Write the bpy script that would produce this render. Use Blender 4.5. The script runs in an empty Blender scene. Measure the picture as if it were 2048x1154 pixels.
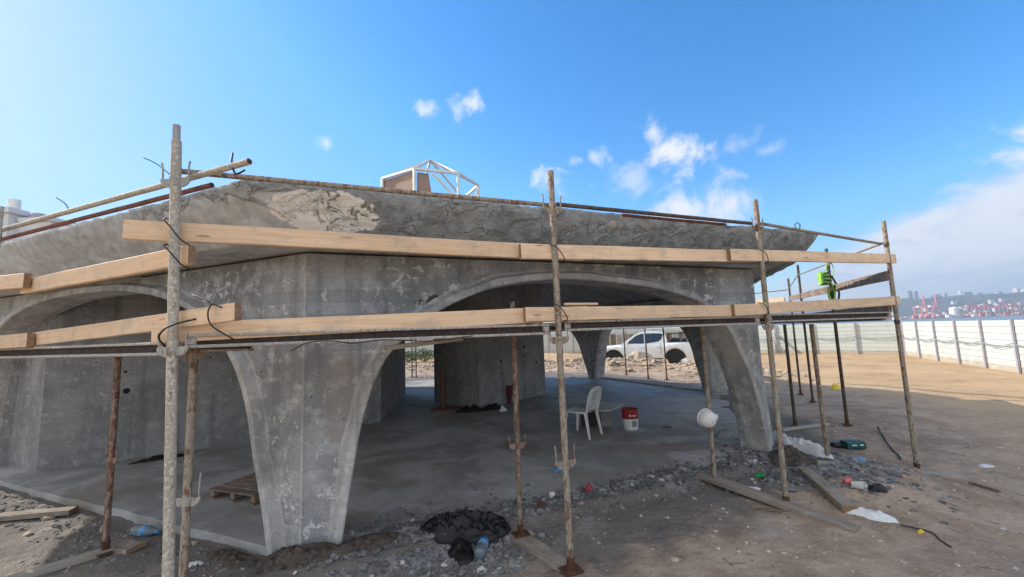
import bpy, bmesh, math, random
import numpy as np
from mathutils import Vector, Matrix, noise as mnoise
sc = bpy.context.scene
COL = sc.collection
R = math.radians
random.seed(7)

# ------------------------------------------------------------------ camera
cam_d = bpy.data.cameras.new('camera'); cam = bpy.data.objects.new('camera', cam_d); COL.objects.link(cam)
sc.camera = cam
cam_d.sensor_width = 36.0; cam_d.lens = 36.0 * 810.45 / 2048.0
cam_d.clip_start = 0.05; cam_d.clip_end = 20000
_p, _r = R(6.161), R(2.048)
fwd = Vector((0, math.cos(_p), math.sin(_p))); up0 = Vector((0, -math.sin(_p), math.cos(_p))); rt0 = Vector((1, 0, 0))
rt = rt0 * math.cos(_r) + up0 * -math.sin(_r); up = rt0 * math.sin(_r) + up0 * math.cos(_r)
cam.matrix_world = Matrix.Translation((0, 0, 1.75)) @ Matrix((rt, up, -fwd)).transposed().to_4x4()

# ------------------------------------------------------------------ light
SUN_AZ, SUN_EL = R(-67.0), R(29.0)          # azimuth from +Y, negative to the left
sdir = Vector((math.sin(SUN_AZ) * math.cos(SUN_EL), math.cos(SUN_AZ) * math.cos(SUN_EL), math.sin(SUN_EL)))
sun_d = bpy.data.lights.new('sun', 'SUN'); sun = bpy.data.objects.new('sun', sun_d); COL.objects.link(sun)
sun_d.energy = 2.15; sun_d.angle = R(0.5); sun_d.color = (1.0, 0.93, 0.82)
sun.rotation_euler = (-sdir).to_track_quat('-Z', 'Y').to_euler()
sun.location = (-30, 20, 40)

sc.view_settings.view_transform = 'Standard'; sc.view_settings.look = 'None'
sc.view_settings.exposure = 1.7; sc.view_settings.gamma = 1.0; sc.view_settings.use_curve_mapping = False
sc.render.engine = 'CYCLES'
sc.cycles.use_denoising = True
try: sc.cycles.denoiser = 'OPENIMAGEDENOISE'
except Exception: pass
sc.cycles.max_bounces = 8; sc.cycles.diffuse_bounces = 4; sc.cycles.glossy_bounces = 3; sc.cycles.volume_bounces = 0
sc.cycles.transparent_max_bounces = 8; sc.cycles.caustics_reflective = False; sc.cycles.caustics_refractive = False

# ------------------------------------------------------------------ node helper
class NT:
    def __init__(s, tree): s.t = tree; s.t.nodes.clear()
    def n(s, typ, **kw):
        x = s.t.nodes.new(typ)
        for k, v in kw.items(): setattr(x, k, v)
        return x
    def put(s, sock, v):
        if v is None: return
        if isinstance(v, bpy.types.NodeSocket): s.t.links.new(v, sock)
        elif isinstance(v, (tuple, list)) and sock.type == 'RGBA' and len(v) == 3: sock.default_value = (*v, 1)
        else: sock.default_value = v
    def math(s, op, a, b=None, c=None, clamp=False):
        x = s.n('ShaderNodeMath', operation=op, use_clamp=clamp)
        for i, v in enumerate((a, b, c)): s.put(x.inputs[i], v)
        return x.outputs[0]
    def vmath(s, op, a, b=None):
        x = s.n('ShaderNodeVectorMath', operation=op)
        s.put(x.inputs[0], a); s.put(x.inputs[1], b)
        return x.outputs['Value'] if op in ('DOT_PRODUCT', 'LENGTH', 'DISTANCE') else x.outputs[0]
    def scale(s, v, sc3):
        return s.vmath('MULTIPLY', v, tuple(sc3))
    def noise(s, vec, scale=1.0, detail=4.0, rough=0.55, dist=0.0, out='Fac'):
        x = s.n('ShaderNodeTexNoise')
        s.put(x.inputs['Vector'], vec); s.put(x.inputs['Scale'], scale); s.put(x.inputs['Detail'], detail)
        s.put(x.inputs['Roughness'], rough); s.put(x.inputs['Distortion'], dist)
        return x.outputs[out]
    def voro(s, vec, scale=1.0, feature='F1', out='Distance', rnd=1.0):
        x = s.n('ShaderNodeTexVoronoi', feature=feature)
        s.put(x.inputs['Vector'], vec); s.put(x.inputs['Scale'], scale); s.put(x.inputs['Randomness'], rnd)
        return x.outputs[out]
    def step(s, v, lo, hi, a=0.0, b=1.0):
        x = s.n('ShaderNodeMapRange', interpolation_type='SMOOTHSTEP')
        s.put(x.inputs['Value'], v); s.put(x.inputs['From Min'], lo); s.put(x.inputs['From Max'], hi)
        s.put(x.inputs['To Min'], a); s.put(x.inputs['To Max'], b)
        return x.outputs[0]
    def mix(s, f, a, b, blend='MIX'):
        x = s.n('ShaderNodeMix', data_type='RGBA', blend_type=blend)
        s.put(x.inputs[0], f); s.put(x.inputs[6], a); s.put(x.inputs[7], b)
        return x.outputs[2]
    def bump(s, h, strength=0.5, dist=0.02, normal=None):
        x = s.n('ShaderNodeBump'); s.put(x.inputs['Height'], h); s.put(x.inputs['Strength'], strength); s.put(x.inputs['Distance'], dist)
        if normal is not None: s.put(x.inputs['Normal'], normal)
        return x.outputs[0]
    def sep(s, v):
        x = s.n('ShaderNodeSeparateXYZ'); s.put(x.inputs[0], v); return x.outputs
    def pos(s): return s.n('ShaderNodeNewGeometry').outputs['Position']
    def obj(s): return s.n('ShaderNodeTexCoord').outputs['Object']
    def rnd(s): return s.n('ShaderNodeObjectInfo').outputs['Random']
    def out(s, col, rough=0.9, normal=None, metal=0.0, spec=0.3, **kw):
        b = s.n('ShaderNodeBsdfPrincipled'); o = s.n('ShaderNodeOutputMaterial')
        s.put(b.inputs['Base Color'], col); s.put(b.inputs['Roughness'], rough); s.put(b.inputs['Metallic'], metal)
        s.put(b.inputs['Specular IOR Level'], spec)
        if normal is not None: s.put(b.inputs['Normal'], normal)
        for k, v in kw.items(): s.put(b.inputs[k.replace('_', ' ')], v)
        s.t.links.new(b.outputs[0], o.inputs['Surface']); return b

# ------------------------------------------------------------------ world: sky with clouds
SKY_STRENGTH = 0.085
world = bpy.data.worlds.new('World'); sc.world = world; world.use_nodes = True
def build_world():
    w = NT(world.node_tree)
    sky = w.n('ShaderNodeTexSky', sky_type='NISHITA'); sky.sun_disc = False
    sky.sun_elevation = SUN_EL; sky.sun_rotation = SUN_AZ
    sky.altitude = 0; sky.air_density = 1.0; sky.dust_density = 0.25; sky.ozone_density = 2.5
    hs = w.n('ShaderNodeHueSaturation'); hs.inputs['Saturation'].default_value = 1.40
    w.t.links.new(sky.outputs[0], hs.inputs['Color'])
    d = w.n('ShaderNodeTexCoord').outputs['Generated']
    x, y, z = w.sep(d)
    big = w.noise(d, 11.0, 9.0, 0.66, 0.5)
    fine = w.noise(d, 30.0, 5.0, 0.6, 0.2)
    nz = w.math('ADD', w.math('MULTIPLY', big, 0.72), w.math('MULTIPLY', fine, 0.28))
    nz = w.math('MULTIPLY', w.math('SUBTRACT', nz, 0.5), 4.2)
    # puffs: centre direction, half width, half height, density
    puffs = [((0.372, 0.85, 0.372), 0.088, 0.066, 1.0), ((0.325, 0.85, 0.425), 0.042, 0.055, .9), ((0.113, 0.927, 0.352), 0.075, 0.060, .95), ((0.375, 0.887, 0.256), 0.12, 0.055, .95),
             ((0.47, 0.85, 0.255), 0.085, 0.07, .95), ((0.795, 0.565, 0.262), 0.105, 0.055, 1.0), ((-0.085, 0.854, 0.512), 0.055, 0.032, .8), ((-0.10, 0.845, 0.50), 0.03, 0.04, .5),
             ((-0.178, 0.848, 0.499), 0.045, 0.03, .75), ((0.285, 0.897, 0.337), 0.06, 0.06, .5), ((0.202, 0.896, 0.396), 0.045, 0.032, .65), ((0.155, 0.905, 0.392), 0.05, 0.03, .6),
             ((-0.383, 0.825, 0.415), 0.026, 0.022, .7), ((0.486, 0.793, 0.368), 0.05, 0.034, .45), ((0.52, 0.78, 0.345), 0.04, 0.026, .4)]
    acc = None
    for c, a, b, dens in puffs:
        c = Vector(c).normalized(); r_ = Vector((0, 0, 1)).cross(c).normalized() * -1; u_ = r_.cross(c)
        px = w.math('DIVIDE', w.vmath('DOT_PRODUCT', d, tuple(r_)), a)
        py = w.math('DIVIDE', w.vmath('DOT_PRODUCT', d, tuple(u_)), b)
        front = w.math('GREATER_THAN', w.vmath('DOT_PRODUCT', d, tuple(c)), 0.5)
        rr = w.math('SQRT', w.math('ADD', w.math('MULTIPLY', px, px), w.math('MULTIPLY', py, py)))
        v = w.math('ADD', w.math('SUBTRACT', 0.80, rr), w.math('MULTIPLY', nz, 1.0))
        m = w.math('MULTIPLY', w.math('MULTIPLY', w.step(v, -0.05, 0.95), dens), front)
        acc = m if acc is None else w.math('MAXIMUM', acc, m)
    # low bank of layered cloud over the sea on the right, thinning towards the left and further round
    az = w.math('ARCTAN2', x, y)
    bank_top = w.math('ADD', w.math('MULTIPLY', w.step(az, R(18), R(56)), 0.245), -0.005)
    bn = w.noise(w.scale(d, (1, 1, 2.2)), 6.5, 9.0, 0.64, 0.5)
    bv = w.math('ADD', w.math('SUBTRACT', bank_top, z), w.math('MULTIPLY', w.math('SUBTRACT', bn, 0.5), 0.16))
    bank = w.math('MULTIPLY', w.step(bv, -0.012, 0.045), w.math('MULTIPLY', w.step(az, R(16), R(40)), 0.92))
    # unseen broken cloud behind the camera, added to brighten the shaded sides
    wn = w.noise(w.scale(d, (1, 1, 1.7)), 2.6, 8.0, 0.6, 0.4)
    fill_cloud = w.math('MULTIPLY', w.math('MULTIPLY', w.step(wn, 0.34, 0.52), 0.95), w.math('MULTIPLY', w.step(z, 0.0, 0.12), w.step(y, 0.30, -0.10)))
    m = w.math('MAXIMUM', w.math('MAXIMUM', acc, bank), fill_cloud)
    shade = w.noise(w.scale(d, (1, 1, 2.4)), 9.0, 7.0, 0.62, 0.4)
    k = 1.0 / SKY_STRENGTH
    cl_w = (0.295 * k, 0.302 * k, 0.315 * k); cl_g = (0.215 * k, 0.243 * k, 0.285 * k)
    bankcol = w.mix(w.math('MULTIPLY', w.step(shade, 0.33, 0.55), w.step(z, -0.03, 0.07)), cl_g, (0.295 * k, 0.303 * k, 0.318 * k))
    cl_fill = (0.415 * k, 0.42 * k, 0.425 * k)      # added cloud behind the camera, made brighter than the visible cloud as fill
    cl_w = w.mix(w.step(y, 0.3, -0.1), cl_w, cl_fill)
    ccol = w.mix(w.math('GREATER_THAN', w.math('MAXIMUM', acc, fill_cloud), bank), bankcol, cl_w)
    sr, sg, sb = w.sep(hs.outputs[0])
    fac = w.math('MINIMUM', 1.0, w.math('DIVIDE', 0.345 * k, w.math('ADD', w.math('MULTIPLY', sb, 0.75), w.math('MULTIPLY', sg, 0.25))))
    vs_ = w.n('ShaderNodeVectorMath', operation='SCALE'); w.put(vs_.inputs[0], hs.outputs[0]); w.put(vs_.inputs[3], fac)
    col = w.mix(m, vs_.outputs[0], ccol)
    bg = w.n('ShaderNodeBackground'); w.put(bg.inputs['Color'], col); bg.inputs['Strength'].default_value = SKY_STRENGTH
    o = w.n('ShaderNodeOutputWorld'); w.t.links.new(bg.outputs[0], o.inputs['Surface'])
build_world()
world.cycles.sampling_method = 'MANUAL'; world.cycles.sample_map_resolution = 256

# ------------------------------------------------------------------ mesh builder
class MB:
    def __init__(s): s.v = []; s.f = []
    def add(s, vs, fs):
        o = len(s.v); s.v += [tuple(v) for v in vs]; s.f += [tuple(i + o for i in f) for f in fs]; return s
    def box(s, c, d, M=None):
        x, y, z = d[0] / 2, d[1] / 2, d[2] / 2
        vs = [Vector(q) for q in ((-x, -y, -z), (x, -y, -z), (x, y, -z), (-x, y, -z), (-x, -y, z), (x, -y, z), (x, y, z), (-x, y, z))]
        if M is not None: vs = [M @ v for v in vs]
        c = Vector(c)
        return s.add([v + c for v in vs], [(0, 3, 2, 1), (4, 5, 6, 7), (0, 1, 5, 4), (1, 2, 6, 5), (2, 3, 7, 6), (3, 0, 4, 7)])
    def bbox(s, p0, p1):
        return s.box([(a + b) / 2 for a, b in zip(p0, p1)], [abs(b - a) for a, b in zip(p0, p1)])
    def cbox(s, c, d, ch=0.006, M=None):     # box with chamfered long edges (along X)
        x, y, z = d[0] / 2, d[1] / 2, d[2] / 2
        prof = [(-y + ch, -z), (y - ch, -z), (y, -z + ch), (y, z - ch), (y - ch, z), (-y + ch, z), (-y, z - ch), (-y, -z + ch)]
        vs = [Vector((sx * x, py, pz)) for sx in (-1, 1) for py, pz in prof]
        if M is not None: vs = [M @ v for v in vs]
        c = Vector(c); n = 8
        fs = [tuple(reversed(range(n))), tuple(range(n, 2 * n))] + [(i, (i + 1) % n, n + (i + 1) % n, n + i) for i in range(n)]
        return s.add([v + c for v in vs], fs)
    def tube(s, a, b, r0, r1=None, n=12, cap=True):
        a, b = Vector(a), Vector(b); r1 = r0 if r1 is None else r1
        z = (b - a).normalized(); x = z.orthogonal().normalized(); y = z.cross(x)
        vs = []
        for p, r in ((a, r0), (b, r1)):
            for i in range(n):
                t = 2 * math.pi * i / n; vs.append(p + x * (r * math.cos(t)) + y * (r * math.sin(t)))
        fs = [(i, (i + 1) % n, n + (i + 1) % n, n + i) for i in range(n)]
        if cap: fs += [tuple(reversed(range(n))), tuple(range(n, 2 * n))]
        return s.add(vs, fs)
    def path(s, pts, r, n=6, cap=True):
        pts = [Vector(p) for p in pts]; m = len(pts)
        rs = r if isinstance(r, (list, tuple)) else [r] * m
        x = None; vs = []
        for i, p in enumerate(pts):
            t = (pts[min(i + 1, m - 1)] - pts[max(i - 1, 0)]).normalized()
            x = t.orthogonal().normalized() if x is None else (x - t * x.dot(t)).normalized()
            y = t.cross(x)
            for k in range(n):
                a = 2 * math.pi * k / n; vs.append(p + x * (rs[i] * math.cos(a)) + y * (rs[i] * math.sin(a)))
        fs = [(i * n + k, i * n + (k + 1) % n, (i + 1) * n + (k + 1) % n, (i + 1) * n + k) for i in range(m - 1) for k in range(n)]
        if cap: fs += [tuple(reversed(range(n))), tuple(range((m - 1) * n, m * n))]
        return s.add(vs, fs)
    def lathe(s, prof, c=(0, 0, 0), n=20, M=None):
        c = Vector(c); vs = []; m = len(prof)
        for r, z in prof:
            for k in range(n):
                a = 2 * math.pi * k / n; v = Vector((r * math.cos(a), r * math.sin(a), z)); vs.append((M @ v if M is not None else v) + c)
        fs = [(i * n + k, i * n + (k + 1) % n, (i + 1) * n + (k + 1) % n, (i + 1) * n + k) for i in range(m - 1) for k in range(n)]
        fs += [tuple(reversed(range(n))), tuple(range((m - 1) * n, m * n))]
        return s.add(vs, fs)
    def prism(s, poly, z0, z1):
        n = len(poly); vs = [(x, y, z0) for x, y in poly] + [(x, y, z1) for x, y in poly]
        return s.add(vs, [tuple(reversed(range(n))), tuple(range(n, 2 * n))] + [(i, (i + 1) % n, n + (i + 1) % n, n + i) for i in range(n)])
    def rock(s, c, size, rng, flat=0.7, jag=0.45):
        M = Matrix.Rotation(rng.uniform(0, 6.28), 3, 'Z') @ Matrix.Rotation(rng.uniform(-.5, .5), 3, 'X')
        sc3 = (size * rng.uniform(.7, 1.3), size * rng.uniform(.6, 1.0), size * flat * rng.uniform(.6, 1.1))
        c = Vector(c); vs = []
        for p in ICO_V:
            k = 1 + rng.uniform(-jag, jag * .5)
            vs.append(c + M @ Vector((p[0] * sc3[0] * k, p[1] * sc3[1] * k, p[2] * sc3[2] * k)))
        return s.add(vs, ICO_F)
    def build(s, name, mat, parent=None, origin=None, smooth=False, matrix=None):
        """origin: world point the vertices are relative to; children of a thing store vertices relative to the thing's own origin."""
        if parent is not None and matrix is None and origin is None: origin = parent.get('_o', (0, 0, 0))
        if parent is None and matrix is None and origin is None:
            a = np.array(s.v); origin = (float((a[:, 0].min() + a[:, 0].max()) / 2), float((a[:, 1].min() + a[:, 1].max()) / 2), float(a[:, 2].min()))
        me = bpy.data.meshes.new(name)
        vs = s.v
        if matrix is None:
            ox, oy, oz = origin; vs = [(x - ox, y - oy, z - oz) for x, y, z in vs]
        me.from_pydata(vs, [], s.f); me.update()
        if smooth: me.polygons.foreach_set('use_smooth', [True] * len(me.polygons))
        if smooth is not False and smooth is not True:
            try: me.set_sharp_from_angle(angle=R(smooth))
            except Exception: pass
        me.materials.append(mat)
        o = bpy.data.objects.new(name, me); COL.objects.link(o)
        if parent is not None:
            o.parent = parent
            if matrix is not None: o.matrix_local = matrix
            o['_o'] = tuple(parent.get('_o', (0, 0, 0)))
        else:
            if matrix is not None: o.matrix_world = matrix; o['_o'] = (0, 0, 0)
            else: o.location = origin; o['_o'] = tuple(origin)
        return o
t_ = (1 + 5 ** .5) / 2
ICO_V = [Vector(v).normalized() for v in ((-1, t_, 0), (1, t_, 0), (-1, -t_, 0), (1, -t_, 0), (0, -1, t_), (0, 1, t_), (0, -1, -t_), (0, 1, -t_), (t_, 0, -1), (t_, 0, 1), (-t_, 0, -1), (-t_, 0, 1))]
ICO_F = [(0, 11, 5), (0, 5, 1), (0, 1, 7), (0, 7, 10), (0, 10, 11), (1, 5, 9), (5, 11, 4), (11, 10, 2), (10, 7, 6), (7, 1, 8), (3, 9, 4), (3, 4, 2), (3, 2, 6), (3, 6, 8), (3, 8, 9), (4, 9, 5), (2, 4, 11), (6, 2, 10), (8, 6, 7), (9, 8, 1)]

def tag(o, label=None, cat=None, group=None, kind=None):
    if label: o['label'] = label
    if cat: o['category'] = cat
    if group: o['group'] = group
    if kind: o['kind'] = kind
    return o
def thing(name, loc, label, cat, group=None, rot=None):
    """an Empty at the thing's base; children keep vertices relative to it (local, if rotated)"""
    o = bpy.data.objects.new(name, None); COL.objects.link(o); o.empty_display_size = 0.1
    o.location = loc; o['_o'] = tuple(loc)
    if rot is not None: o.rotation_euler = rot; o['_o'] = (0, 0, 0)
    return tag(o, label, cat, group)
def local_thing(name, loc, rot, label, cat, group=None):
    o = thing(name, loc, label, cat, group); o.rotation_euler = rot; o['_o'] = (0, 0, 0); return o
def copy_tree(o, parent=None):
    c = o.copy(); COL.objects.link(c)
    if parent is not None: c.parent = parent
    for ch in list(o.children): copy_tree(ch, c)
    return c
def frame(a, b, upv=(0, 0, 1)):
    """matrix with X from a to b, origin in the middle"""
    a, b = Vector(a), Vector(b); x = (b - a).normalized(); y = Vector(upv).cross(x).normalized(); z = x.cross(y)
    return Matrix.Translation((a + b) / 2) @ Matrix((x, y, z)).transposed().to_4x4()

# ------------------------------------------------------------------ materials
MATS = {}
def new_mat(name):
    m = bpy.data.materials.new(name); m.use_nodes = True; MATS[name] = m; return m, NT(m.node_tree)
def plain(name, col, rough=0.7, var=0.12, scale=6.0, bump=0.0, metal=0.0, spec=0.4, dirt=None, dirt_amt=0.5):
    m, t = new_mat(name); p = t.pos()
    nz = t.noise(p, scale, 5.0, 0.6)
    c = t.mix(t.step(nz, 0.3, 0.7), tuple(max(0, k * (1 - var)) for k in col), tuple(min(1, k * (1 + var)) for k in col))
    if dirt is not None:
        c = t.mix(t.math('MULTIPLY', t.step(t.noise(p, scale * 2.3, 6.0, 0.65), 0.48, 0.72), dirt_amt), c, dirt)
    nrm = t.bump(t.noise(p, scale * 8, 4.0, 0.6), bump, 0.01) if bump else None
    t.out(c, rough, nrm, metal, spec); return m

def mat_concrete(name, base, dark, light, spots=0.35, lines=0.25, bump=0.35, stain=None, warm=0.0):
    m, t = new_mat(name); p = t.pos(); x, y, z = t.sep(p)
    n1 = t.noise(p, 1.1, 6.0, 0.6, 0.3); n2 = t.noise(p, 5.5, 6.0, 0.65); n3 = t.noise(p, 28.0, 4.0, 0.6)
    c = t.mix(t.step(n1, 0.40, 0.62), dark, base)
    c = t.mix(t.math('MULTIPLY', t.step(n2, 0.46, 0.66), 0.8), c, light)
    c = t.mix(t.math('MULTIPLY', t.step(n3, 0.52, 0.68), 0.35), c, tuple(k * .7 for k in dark))
    # horizontal board marks of the shuttering
    bz = t.math('ADD', t.math('MULTIPLY', z, 9.0), t.math('MULTIPLY', n1, 0.5))
    ln = t.math('ABSOLUTE', t.math('SUBTRACT', t.math('FRACT', bz), 0.5))
    tone = t.n('ShaderNodeTexWhiteNoise', noise_dimensions='1D'); t.put(tone.inputs['W'], t.math('FLOOR', bz))
    c = t.mix(t.math('MULTIPLY', t.step(tone.outputs[0], 0.3, 1.0), lines), c, dark)
    c = t.mix(t.math('MULTIPLY', t.math('MULTIPLY', t.step(ln, 0.455, 0.495), t.step(n2, 0.40, 0.60)), 0.55 * lines, clamp=True), c, tuple(k * 0.6 for k in dark))
    # pale chips and scrapes, ragged and in clusters
    wq = t.vmath('ADD', p, t.scale(t.noise(p, 9.0, 3.0, 0.6, 0.0, 'Color'), (0.10, 0.10, 0.14)))
    sp = t.noise(t.scale(wq, (1, 1, 1.8)), 6.0, 5.0, 0.72, 0.8); gate = t.noise(p, 1.3, 3.0)
    chip = t.math('MULTIPLY', t.step(sp, 0.585, 0.61), t.step(gate, 0.40, 0.50))
    sp2 = t.noise(t.vmath('ADD', t.scale(wq, (1.0, 1.0, 0.45)), (7, 3, 1)), 15.0, 4.0, 0.7, 0.5)
    chip = t.math('MAXIMUM', chip, t.math('MULTIPLY', t.step(sp2, 0.625, 0.65), 0.8))
    c = t.mix(t.math('MULTIPLY', chip, spots), c, (0.74, 0.735, 0.72))
    hole = t.step(t.voro(t.vmath('ADD', p, (2, 5, 3)), 4.2), 0.055, 0.035)
    c = t.mix(t.math('MULTIPLY', hole, 0.8), c, (0.03, 0.03, 0.03))
    # vertical runs and dark blotches
    run = t.noise(t.scale(p, (6, 6, 0.35)), 1.0, 5.0, 0.6)
    c = t.mix(t.math('MULTIPLY', t.step(run, 0.50, 0.70), 0.5), c, tuple(k * 0.55 for k in dark))
    if stain:
        for ctr, rad, col, amt in stain:
            d = t.vmath('LENGTH', t.vmath('DIVIDE', t.vmath('SUBTRACT', p, ctr), rad))
            f = t.step(t.math('ADD', t.math('SUBTRACT', 1.0, d), t.math('MULTIPLY', t.math('SUBTRACT', t.noise(p, 9.0, 6.0, 0.7), 0.5), 2.0)), 0.0, 0.25)
            c = t.mix(t.math('MULTIPLY', f, amt), c, col)
    pit = t.voro(p, 24.0)
    hgt = t.math('ADD', t.math('ADD', t.math('MULTIPLY', n2, 0.6), t.math('MULTIPLY', n3, 0.5)), t.math('ADD', t.math('MULTIPLY', t.step(ln, 0.46, 0.5), -0.12 * (lines > 0)), t.math('MULTIPLY', t.step(pit, 0.0, 0.16), 0.3)))
    t.out(c, 0.88, t.bump(hgt, bump, 0.02), 0, 0.25); return m

CONC = mat_concrete('cast_concrete', (0.425, 0.44, 0.455), (0.25, 0.26, 0.272), (0.54, 0.55, 0.56), 0.85, 0.45, 0.8,
                    stain=[((-0.66, 4.07, 2.05), (0.30, 0.3, 0.13), (0.035, 0.036, 0.04), 0.9), ((-1.55, 3.7, 1.2), (0.16, 0.4, 0.45), (0.30, 0.26, 0.24), 0.5)])
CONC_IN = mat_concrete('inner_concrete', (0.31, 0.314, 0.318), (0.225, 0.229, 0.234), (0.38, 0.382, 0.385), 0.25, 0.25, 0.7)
RIM = mat_concrete('arch_rim_concrete', (0.50, 0.50, 0.495), (0.34, 0.342, 0.345), (0.62, 0.615, 0.60), 0.5, 0.0, 0.8)
SOFFIT = mat_concrete('soffit_concrete', (0.60, 0.60, 0.585), (0.42, 0.42, 0.415), (0.68, 0.675, 0.66), 0.2, 0.0, 0.25)

def mat_fascia():
    m, t = new_mat('trowelled_mortar'); p = t.pos(); x, y, z = t.sep(p)
    # the right-hand faces carry dark fresh mortar in overlapping trowel pats, the left-hand ones a paler smooth coat with slanting strokes
    n1 = t.noise(p, 3.0, 6.0, 0.62, 0.8); n2 = t.noise(p, 14.0, 5.0, 0.65, 0.4)
    warp = t.vmath('ADD', p, t.scale(t.n('ShaderNodeTexNoise').outputs['Color'], (0, 0, 0)))
    nzc = t.noise(p, 4.0, 4.0, 0.6, 0.0, 'Color')
    wp = t.vmath('ADD', p, t.scale(nzc, (0.3, 0.3, 0.3)))
    sm = t.vmath('ADD', p, t.scale(t.noise(p, 2.6, 3.0, 0.6, 0.0, 'Color'), (0.25, 0.25, 0.20)))
    pat = t.noise(t.scale(sm, (1, 1, 1.5)), 4.2, 4.0, 0.55, 0.5); pat2 = t.noise(t.scale(sm, (1, 1, 1.3)), 8.5, 5.0, 0.6, 0.4)
    tr = t.step(t.noise(sm, 6.5, 5.0, 0.6, 0.4), 0.38, 0.62)
    crease = t.math('MULTIPLY', t.step(t.math('ABSOLUTE', t.math('SUBTRACT', pat, 0.5)), 0.028, 0.004), t.step(n1, 0.42, 0.58))
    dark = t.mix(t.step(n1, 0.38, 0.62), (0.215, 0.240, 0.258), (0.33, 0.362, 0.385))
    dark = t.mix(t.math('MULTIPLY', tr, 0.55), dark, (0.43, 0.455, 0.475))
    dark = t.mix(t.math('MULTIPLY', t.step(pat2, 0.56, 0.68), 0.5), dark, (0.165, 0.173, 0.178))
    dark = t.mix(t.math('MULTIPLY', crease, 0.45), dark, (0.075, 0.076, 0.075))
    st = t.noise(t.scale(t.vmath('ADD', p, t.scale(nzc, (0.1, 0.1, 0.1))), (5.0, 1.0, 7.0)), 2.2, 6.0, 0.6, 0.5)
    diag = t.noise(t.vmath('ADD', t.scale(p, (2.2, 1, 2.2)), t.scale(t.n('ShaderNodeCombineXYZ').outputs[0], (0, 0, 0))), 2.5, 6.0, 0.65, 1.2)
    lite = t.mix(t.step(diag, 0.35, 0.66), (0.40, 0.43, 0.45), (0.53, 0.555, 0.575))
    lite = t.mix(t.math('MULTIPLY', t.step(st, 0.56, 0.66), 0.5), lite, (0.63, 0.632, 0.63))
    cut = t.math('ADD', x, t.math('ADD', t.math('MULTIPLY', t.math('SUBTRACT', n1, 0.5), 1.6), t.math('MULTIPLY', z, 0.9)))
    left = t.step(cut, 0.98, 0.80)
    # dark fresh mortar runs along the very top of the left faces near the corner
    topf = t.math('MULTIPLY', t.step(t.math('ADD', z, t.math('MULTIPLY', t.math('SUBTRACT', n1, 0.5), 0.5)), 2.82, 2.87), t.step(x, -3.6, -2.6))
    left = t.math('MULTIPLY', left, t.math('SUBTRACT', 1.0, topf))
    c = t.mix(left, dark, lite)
    # bared older render near the corner, flaking
    d = t.vmath('LENGTH', t.vmath('DIVIDE', t.vmath('SUBTRACT', p, (-1.40, 2.95, 2.72)), (0.37, 0.6, 0.155)))
    fl = t.math('ADD', t.math('SUBTRACT', 1.0, d), t.math('MULTIPLY', t.math('SUBTRACT', t.noise(p, 6.0, 6.0, 0.65, 0.5), 0.5), 0.9))
    patch = t.step(fl, 0.0, 0.06)
    flake = t.step(t.noise(p, 11.0, 6.0, 0.7, 0.8), 0.53, 0.57)
    bare = t.mix(t.math('MULTIPLY', flake, t.step(x, -1.6, -1.4)), (0.90, 0.89, 0.86), (0.24, 0.24, 0.235))
    c = t.mix(patch, c, bare)
    small = t.step(t.vmath('LENGTH', t.vmath('DIVIDE', t.vmath('SUBTRACT', p, (1.05, 4.0, 2.78)), (0.055, 0.06, 0.06))), 1.1, 0.9)
    c = t.mix(small, c, (0.5, 0.48, 0.45))
    h = t.math('ADD', t.math('MULTIPLY', t.math('SUBTRACT', 1.0, left), t.math('ADD', t.math('MULTIPLY', pat, 1.6), t.math('ADD', t.math('MULTIPLY', pat2, 0.9), t.math('MULTIPLY', crease, -0.5)))), t.math('ADD', t.math('MULTIPLY', n2, 0.35), t.math('MULTIPLY', diag, 0.5)))
    t.out(c, 0.8, t.bump(h, 0.75, 0.035), 0, 0.3); return m
FASCIA = mat_fascia()

def mat_floor():
    m, t = new_mat('slab_concrete'); p = t.pos()
    n1 = t.noise(p, 0.55, 6.0, 0.62, 0.5); n2 = t.noise(p, 2.6, 6.0, 0.65, 0.3); n3 = t.noise(p, 30.0, 4.0, 0.6); n4 = t.noise(t.vmath('ADD', p, (31, 7, 0)), 0.8, 6.0, 0.6, 0.6)
    c = t.mix(t.step(n1, 0.42, 0.60), (0.285, 0.28, 0.272), (0.46, 0.452, 0.44))
    c = t.mix(t.math('MULTIPLY', t.step(n2, 0.48, 0.66), 0.6), c, (0.50, 0.51, 0.53))
    c = t.mix(t.math('MULTIPLY', t.step(n4, 0.50, 0.62), 0.7), c, (0.27, 0.225, 0.185))
    d = t.vmath('LENGTH', t.vmath('DIVIDE', t.vmath('SUBTRACT', p, (2.3, 6.15, 0)), (1.3, 0.35, 1)))
    c = t.mix(t.math('MULTIPLY', t.step(t.math('ADD', t.math('SUBTRACT', 1.0, d), t.math('MULTIPLY', t.math('SUBTRACT', n2, 0.5), 2.0)), 0.0, 0.5), 0.6), c, (0.22, 0.165, 0.12))
    crumbs = t.math('MULTIPLY', t.step(t.voro(p, 16.0), 0.16, 0.08), t.step(t.noise(p, 1.7, 3.0), 0.48, 0.6))
    c = t.mix(t.math('MULTIPLY', crumbs, 0.5), c, (0.10, 0.095, 0.09))
    h = t.math('ADD', t.math('MULTIPLY', n2, 0.6), t.math('ADD', t.math('MULTIPLY', n3, 0.35), t.math('MULTIPLY', crumbs, 0.6)))
    t.out(c, t.mix(t.step(n1, 0.4, 0.6), (0.55,) * 3, (0.85,) * 3), t.bump(h, 0.35, 0.02), 0, 0.3); return m
FLOOR = mat_floor()

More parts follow.
